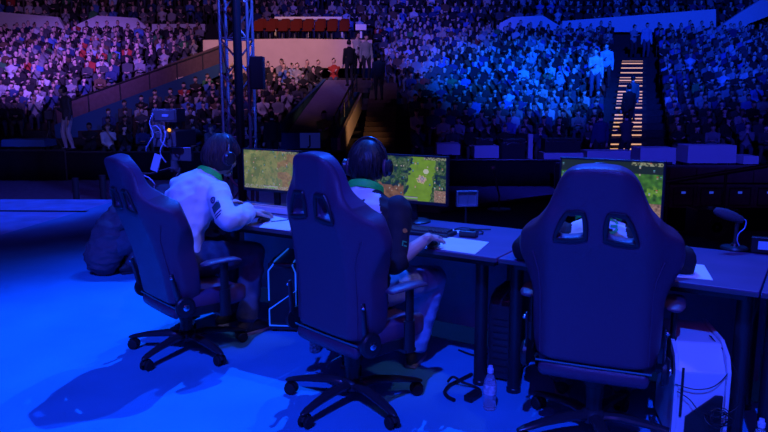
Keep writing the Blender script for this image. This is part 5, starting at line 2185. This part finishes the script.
for k in range(NR):
    y = ROW0 + RD * k
    z = bowl_z(k)
    half = 384 / FPX * (y + 1) + 0.5
    off = 0.27 if k % 2 else 0.0
    i = -int(half / 0.54)
    while i * 0.54 <= half:
        x = i * 0.54 + off
        i += 1
        hp = proj((x, y, z + 1.2))
        bp = proj((x, y, z + 0.75))
        if any(px_poly(hp, h) or px_poly(bp, h) for h in HOLES_PX):
            continue
        if hp[0] < -8 or hp[0] > 776:
            continue
        if abs(x - ((ax0 + ax1 + 0.45) / 2 + 5.2 * (y - 21.6) / 14.8)) < (ax1 - ax0 + 0.45) / 2 + 0.42 or y < 30.5 and abs(x - ((sx0 + sx1 + 0.1) / 2 + 0.25 * (y - 21.6) / 8)) < (sx1 - sx0) / 2 + 0.6:
            continue
        if any(abs(x - p.x) < 0.55 and -0.6 < y - p.y < 0.75 for p in STP):
            continue
        if x < -0.5 and (abs(y - 31.45) < 0.75 and hp[0] > 195 or 31 < y < 37.3 and 198 < hp[0] < 375):
            continue
        ab = (B2 - A2)
        if A2.x - 0.4 < x < B2.x + 0.4 and abs((x - A2.x) * ab.y - (y - A2.y) * ab.x) / math.hypot(ab.x, ab.y) < 0.62:
            continue
        if A0.x - 0.4 < x < B0.x + 0.4 and abs((x - A0.x) * ab.y - (y - A0.y) * ab.x) / math.hypot(ab.x, ab.y) < 0.6:
            continue
        # block name
        if hp[0] < 215 and not (hp[1] > 44 and px_poly(hp, [(58, 104), (222, 42), (222, 200), (58, 200)])):
            block = 'left'
        elif hp[0] < 372 and y < 31.3:
            block = 'middle'
        elif hp[0] < 372:
            block = 'top'
        else:
            block = 'right'
        if rnd.random() < (0.05 if k > 1 else 0.12):
            continue
        cand.append((y, k, x, z, block, hp))
for j in range(-1, NU):
    y = UY + UD * j + (0.30 if j < 0 else 0.0)
    z = upper_z(j)
    half = 384 / FPX * (y + 1) + 0.5
    off = 0.27 if j % 2 else 0.0
    i = -int(half / 0.54)
    while i * 0.54 <= half:
        x = i * 0.54 + off
        i += 1
        hp = proj((x, y, z + 1.2))
        if hp[1] < -14 or hp[1] > 40:
            continue
        if j == -1 and (hp[0] < 215 or hp[0] > 484):
            continue
        if rnd.random() < 0.10:
            continue
        cand.append((y, 100 + j, x, z, 'upper', hp))

cand.sort(key=lambda c: (c[0], c[2]))
# nearest ones become persons of their own; the rest one crowd
N_OWN = 262
own, rest = cand[:N_OWN], cand[N_OWN:]
HN = ['black hair', 'dark brown hair', 'light brown hair']
rows = {}
for c in own:
    rows.setdefault((c[4], c[1]), []).append(c)
AN = {'right': 'the brown staircase', 'middle': 'the truss tower side', 'left': 'the picture edge'}
BN = {'right': 'of blue-lit stand', 'middle': 'under the warm wall', 'left': 'of purple-lit stand'}
rowno = {}
for b in ('right', 'middle', 'left', 'top', 'upper'):
    ks = sorted(k for (bb, k) in rows if bb == b)
    for i, k in enumerate(ks):
        rowno[b, k] = i
for (b, k), lst in rows.items():
    lst.sort(key=lambda c: c[2])
    aisle = At(625, 110, lst[0][0]).x
    lf = [c for c in lst if b == 'right' and c[2] < aisle]
    for n, c in enumerate(lst):
        y, kk, x, z, blk, hp = c
        si = rnd.choices(range(len(SHIRTS)), WEI)[0]
        hi = rnd.choices((0, 1, 2), (6, 3, 1))[0]
        if b == 'right':
            if x < aisle:
                where = '%s left of lit stairs' % ORD[len(lf) - 1 - n]
            else:
                where = '%s right of lit stairs' % ORD[n - len(lf)]
        elif b == 'middle':
            where = '%s from left' % ORD[n]
        else:
            where = '%s from left' % ORD[n]
        rw = 'front row' if rowno[b, k] == 0 else '%s row' % ORD[rowno[b, k]]
        lab = '%s-topped spectator with %s, %s %s, %s' % (SHIRTS[si][0], HN[hi].replace('dark brown', 'brown').replace('light brown', 'fair'), rw, BN.get(b, 'of upper tier'), where)
        person(sit_hi[rnd.randrange(5)], (x + rnd.uniform(-.03, .03), y, z), PI + rnd.uniform(-.16, .16) + math.atan2(x, y) * -0.6, SK[rnd.choices((0, 1, 2), (6, 3, 1))[0]], SM[si], rnd.choice(TR), HRM[hi], lab, 'seated spectators', rnd.uniform(0.87, 0.95))

# the farther rows, far too many to count: one crowd
import numpy as np
allmats = SK + SM + TR + HRM
base_i = {'sk': 0, 'sh': len(SK), 'tr': len(SK) + len(SM), 'hr': len(SK) + len(SM) + len(TR)}
protos = []
for me in sit_lo:
    v = np.empty(len(me.vertices) * 3, dtype=np.float32)
    me.vertices.foreach_get('co', v)
    me.calc_loop_triangles()
    t = np.empty(len(me.loop_triangles) * 3, dtype=np.int32)
    me.loop_triangles.foreach_get('vertices', t)
    mi = np.array([me.polygons[lt.polygon_index].material_index for lt in me.loop_triangles], dtype=np.int32)
    protos.append((v.reshape(-1, 3), t.reshape(-1, 3), mi))
VV, TT, MI = [], [], []
nv = 0
for y, k, x, z, b, hp in rest:
    v, t, mi = protos[rnd.randrange(5)]
    a = PI + rnd.uniform(-.3, .3) - math.atan2(x, y) * 0.6
    s = rnd.uniform(0.92, 1.06)
    ca, sa = math.cos(a) * s, math.sin(a) * s
    w = np.stack([v[:, 0] * ca - v[:, 1] * sa + x + rnd.uniform(-.06, .06), v[:, 0] * sa + v[:, 1] * ca + y, v[:, 2] * s + z], 1)
    lut = np.array([base_i['sk'] + rnd.choices((0, 1, 2), (6, 3, 1))[0], base_i['sh'] + rnd.choices(range(len(SHIRTS)), WEI)[0], base_i['tr'] + rnd.randrange(3), base_i['hr'] + rnd.choices((0, 1, 2), (6, 3, 1))[0]], dtype=np.int32)
    VV.append(w)
    TT.append(t + nv)
    MI.append(lut[mi])
    nv += len(v)
VV, TT, MI = np.concatenate(VV), np.concatenate(TT), np.concatenate(MI)
me = bpy.data.meshes.new('crowd')
me.vertices.add(len(VV))
me.vertices.foreach_set('co', VV.astype(np.float32).ravel())
me.loops.add(len(TT) * 3)
me.loops.foreach_set('vertex_index', TT.astype(np.int32).ravel())
me.polygons.add(len(TT))
me.polygons.foreach_set('loop_start', np.arange(0, len(TT) * 3, 3, dtype=np.int32))
for m in allmats:
    me.materials.append(m)
me.polygons.foreach_set('material_index', MI.astype(np.int32))
me.update(calc_edges=True)
me.shade_smooth()
o = bpy.data.objects.new('crowd', me)
COL.objects.link(o)
tag(o, 'dense seated crowd filling the far upper rows of the arena', 'crowd', kind='stuff')

# ------------------------------------------------------------------ people standing about
def stander(i, px, pyfeet, y, rz, shirt, trou, label, skin=0, hair_=0, s=1.0, feetz=None, grp=None):
    p = At(px, pyfeet, y)
    return person(STAND_HI[i], (p.x, p.y, p.z if feetz is None else feetz), rz, SK[skin], shirt, trou, HRM[hair_], label, grp, s)


W_ = SM[5]
G_ = SM[6]
stander(0, 645, 61, 36.1, PI, SM[11], TR[1], 'person standing in a pale blue top at the head of the lit stairs', s=1.0, feetz=3.503, grp='people standing on the aisle stairs')
stander(2, 632, 62.5, 36.1, PI + 0.3, G_, TR[0], 'person standing with folded arms at the head of the lit stairs, dark trousers', s=0.95, feetz=3.503, grp='people standing on the aisle stairs')
stander(1, 594, 98, 26.6, PI - 0.2, W_, TR[1], 'person standing in a bright white jacket left of the lit stairs', s=1.05)
stander(1, 605, 88, 28.2, PI - 0.3, SM[11], TR[0], 'person standing in a pale blue top behind the one in the bright white jacket', s=1.0)
stander(2, 626, 139, 20.9, 0.3, SM[2], TR[0], 'dark-clad person standing at the foot of the lit stairs, back turned', s=1.0, feetz=AZ)
stander(0, 600, 142, 20.8, 0.2, SM[3], TR[0], 'person in navy standing left of the stair foot, back turned', s=1.0, feetz=AZ)
stander(0, 366, 80, 27.8, PI + 0.4, G_, TR[0], 'person in a pale grey top standing on the brown staircase, the taller one', s=1.0, grp='people standing on the brown staircase')
stander(2, 357, 76, 28.4, PI + 0.7, W_, TR[0], 'person in a white top standing by the warm wall above the brown staircase', s=0.98, grp='people standing on the brown staircase')
stander(1, 350, 86, 27.3, 0.5, SM[0], TR[0], 'person in black standing on the brown staircase with back turned', s=1.0, grp='people standing on the brown staircase')
stander(1, 379, 100, 25.4, 0.2, SM[3], TR[1], 'person in a navy top climbing the brown staircase', s=0.95, grp='people standing on the brown staircase')
sec = stander(2, 324.5, 142, 21.9, PI, M['hivis'], TR[0], 'guard in a yellow-green vest standing in the passage behind the letter sign', s=0.98, feetz=-0.55)
stander(0, 272, 122, 21.2, 0.4, SM[0], TR[0], 'dark figure standing at the passage mouth with back turned', s=1.0, feetz=AZ)

stz = lambda y: -0.58 + 4.08 * (math.floor((y - 21.6) / 14.8 * 32) + 1) / 32 + 0.003
yy = 24.3
stander(1, 629, 110, yy, 0.2, SM[1], TR[0], 'dark-clad person standing on the lit stairs a few steps up, back turned', s=0.98, feetz=stz(yy + 0.2))
yy = 26.0
stander(0, 632, 105, yy, 0.1, mat('teal_jacket', (0.03, 0.14, 0.13), 0.8), TR[0], 'person in a teal jacket climbing the lit stairs, back turned', s=0.95, feetz=stz(yy + 0.2))

# camera operator on a riser at the left
yo = 19.6
op = At(70, 150, yo)
rz_ = At(70, 150.5, yo).z
r = empty('camera_riser', (op.x - 0.3, yo, AZ))
tag(r, 'low dark riser under the camera operator in pale trousers', 'platform')
mb = MB()
mb.box((0, 0, (rz_ - AZ) / 2), (1.9, 0.9, rz_ - AZ - 0.004))
mb.build('deck', M['drape'], r, smooth=False)
Jo = st[1]
person(STAND_HI[1], (op.x, yo, rz_), PI - 0.75, SK[1], SM[2], mat('pale_jeans', (0.42, 0.42, 0.48), 0.85), HRM[0], 'camera operator standing on the riser in a black top and pale trousers', None, 1.03)
cpz = rz_
r = empty('television_camera', (op.x - 0.55, yo + 0.05, rz_), 0.4)
tag(r, 'dark television camera on a pedestal in front of the operator in pale trousers', 'camera')
mb = MB()
mb.box((0, 0.1, 0.98), (0.22, 0.5, 0.26))
mb.build('camera_body', M['plastic'], r, smooth=False, bevel=0.02)
mb = MB()
mb.lathe((0, 0.34, 0.98), [(0.07, 0), (0.09, 0.05), (0.09, 0.3), (0.11, 0.33)], axis=V((0, 1, 0)), n=18)
mb.build('lens', M['plastic2'], r)
mb = MB()
mb.cyl((0, 0, 0.0), (0, 0, 0.86), 0.05, n=12)
for k in range(3):
    a = k * 2.094
    mb.tube([(0, 0, 0.6), (0.3 * math.cos(a), 0.3 * math.sin(a), 0.02)], 0.025, n=8)
mb.build('pedestal', M['plastic'], r)
# dark low table with blue-lit top left of the operator
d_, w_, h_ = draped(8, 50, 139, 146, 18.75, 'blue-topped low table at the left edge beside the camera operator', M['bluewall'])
# ------------------------------------------------------------------ light
def spot(name, loc, target, power, col, size, blend=0.4, radius=0.15):
    l = bpy.data.lights.new(name, 'SPOT')
    l.energy = power
    l.color = col
    l.spot_size = math.radians(size)
    l.spot_blend = blend
    l.shadow_soft_size = radius
    o = bpy.data.objects.new(name, l)
    COL.objects.link(o)
    o.location = loc
    o.rotation_euler = (V(target) - V(loc)).to_track_quat('-Z', 'Y').to_euler()
    return o


def area(name, loc, target, power, col, sx, sy):
    l = bpy.data.lights.new(name, 'AREA')
    l.shape = 'RECTANGLE'
    l.size, l.size_y = sx, sy
    l.energy = power
    l.color = col
    o = bpy.data.objects.new(name, l)
    COL.objects.link(o)
    o.location = loc
    o.rotation_euler = (V(target) - V(loc)).to_track_quat('-Z', 'Y').to_euler()
    return o


BLUE = (0.0, 0.085, 1.0)
# hard blue lamps: one group high over the audience, one high behind the photographer
kd = V((0.17, 0.985, 0)).normalized()
c = V((-0.9, 3.3, 0))
spot('blue_front_lamp', c + kd * 9.3 + V((0, 0, 16)), c, 18000, (0.008, 0.11, 1.0), 21, 0.7, 0.08)
spot('blue_front_lamp', c + V((0.40, 0.916, 0)) * 9.6 + V((0, 0, 14.5)), c, 8500, (0.008, 0.08, 1.0), 34, 1.0, 0.08)
c2 = V((-0.1, 3.2, 0))
spot('blue_back_lamp', c2 + V((-0.2, -0.98, 0)) * 13 + V((0, 0, 15.5)), c2, 20000, (0.006, 0.055, 1.0), 23.5, 0.5, 0.10)
area('chair_back_fill', (-1.0, -3.0, 6.5), (0, 4, 0.5), 110, (0.30, 0.05, 1.0), 6, 3)  # added area fill behind the camera, tints the chair backs
for a, b in ((-1.42, 0.22), (-0.15, 0.20), (1.05, 0.15)):
    p = T(a, b, 0.8)
    off = V((0.5, 0.3, 4.4)) if a > 0.5 else V((1.5, -2.3, 3.5))
    spot('desk_fill_spot', p + off, p + V((0.05, -0.08, 0)), 105, (0.50, 0.42, 1.0), 22, 0.8, 0.12)  # added overhead spots that whiten only the players and their desks
spot('strip_lamp', (-2.5, 14, 9), (-5.5, 9.5, 0), 3400, (0.0, 0.07, 1.0), 21, 0.5, 0.2)
spot('camera_fill_spot', (-5.0, 4.0, 5.0), (-2.3, 7.6, 1.25), 2600, (0.05, 0.08, 1.0), 17, 0.6, 0.15)  # added spot, picks out the broadcast camera
spot('truss_fill_spot', (0.5, 7.5, 7.0), (-2.3, 11, 4.2), 4200, (0.03, 0.08, 1.0), 50, 0.6, 0.15)  # extra blue spot added so the tower chords stand out
spot('pit_fill_spot', (4.5, 6.0, 9.0), (7.0, 18.0, -0.3), 6500, (0.025, 0.035, 1.0), 46, 0.6, 0.2)  # put in to brighten the cloth-covered desks below the stands
spot('operator_fill_spot', (-4.0, 5.0, 8.0), (-8.6, 19.4, 0.9), 1300, (0.35, 0.25, 1.0), 15, 0.6, 0.2)  # extra narrow fill aimed at the camera operator
spot('stair_fill_spot', (3, 10, 12), (-1.0, 27.6, 2.6), 2600, (0.25, 0.3, 1.0), 9, 0.8, 0.2)  # small fill added for the people standing on the brown staircase
spot('left_floor_fill', (-4, 7, 9), (-7, 12.0, -0.3), 1500, (0.12, 0.06, 1.0), 62, 0.7, 0.2)  # dim fill added over the far left floor
spot('passage_wall_fill', (0.9, 21.6, 0.9), (-1.3, 24.2, 0.5), 130, (1.0, 0.5, 0.22), 50, 0.8, 0.1)  # added warm spot that makes the peach passage trim look lit
# lamps over the stage turned to the stands
spot('purple_stand_lamp', (-8, 10, 13), (-13.8, 30.5, 3.2), 38000, (0.28, 0.11, 1.0), 27, 0.8, 0.4)
spot('warm_house_lamp', (-4, 16, 15), (-5.0, 31.3, 3.6), 8500, (1.0, 0.47, 0.38), 30, 0.9, 0.4)
spot('blue_stand_lamp', (5, 8, 13), (5.6, 28.6, 2.3), 52000, (0.0, 0.10, 1.0), 25, 0.9, 0.4)
spot('blue_wide_lamp', (8, 10, 14), (9, 35, 6.4), 33000, (0.004, 0.045, 1.0), 56, 0.6, 0.4)
spot('dim_violet_lamp', (-6, 10, 14), (-8, 36, 5.5), 7000, (0.5, 0.22, 1.0), 60, 0.6, 0.4)

w = bpy.data.worlds.new('arena_dark')
sc.world = w
w.use_nodes = True
w.node_tree.nodes['Background'].inputs['Color'].default_value = (0.12, 0.06, 1.0, 1)
w.node_tree.nodes['Background'].inputs['Strength'].default_value = 0.011
sc.view_settings.view_transform = 'Standard'
sc.view_settings.look = 'None'
sc.view_settings.exposure = 0.0
sc.view_settings.gamma = 1.0
sc.view_settings.use_curve_mapping = False
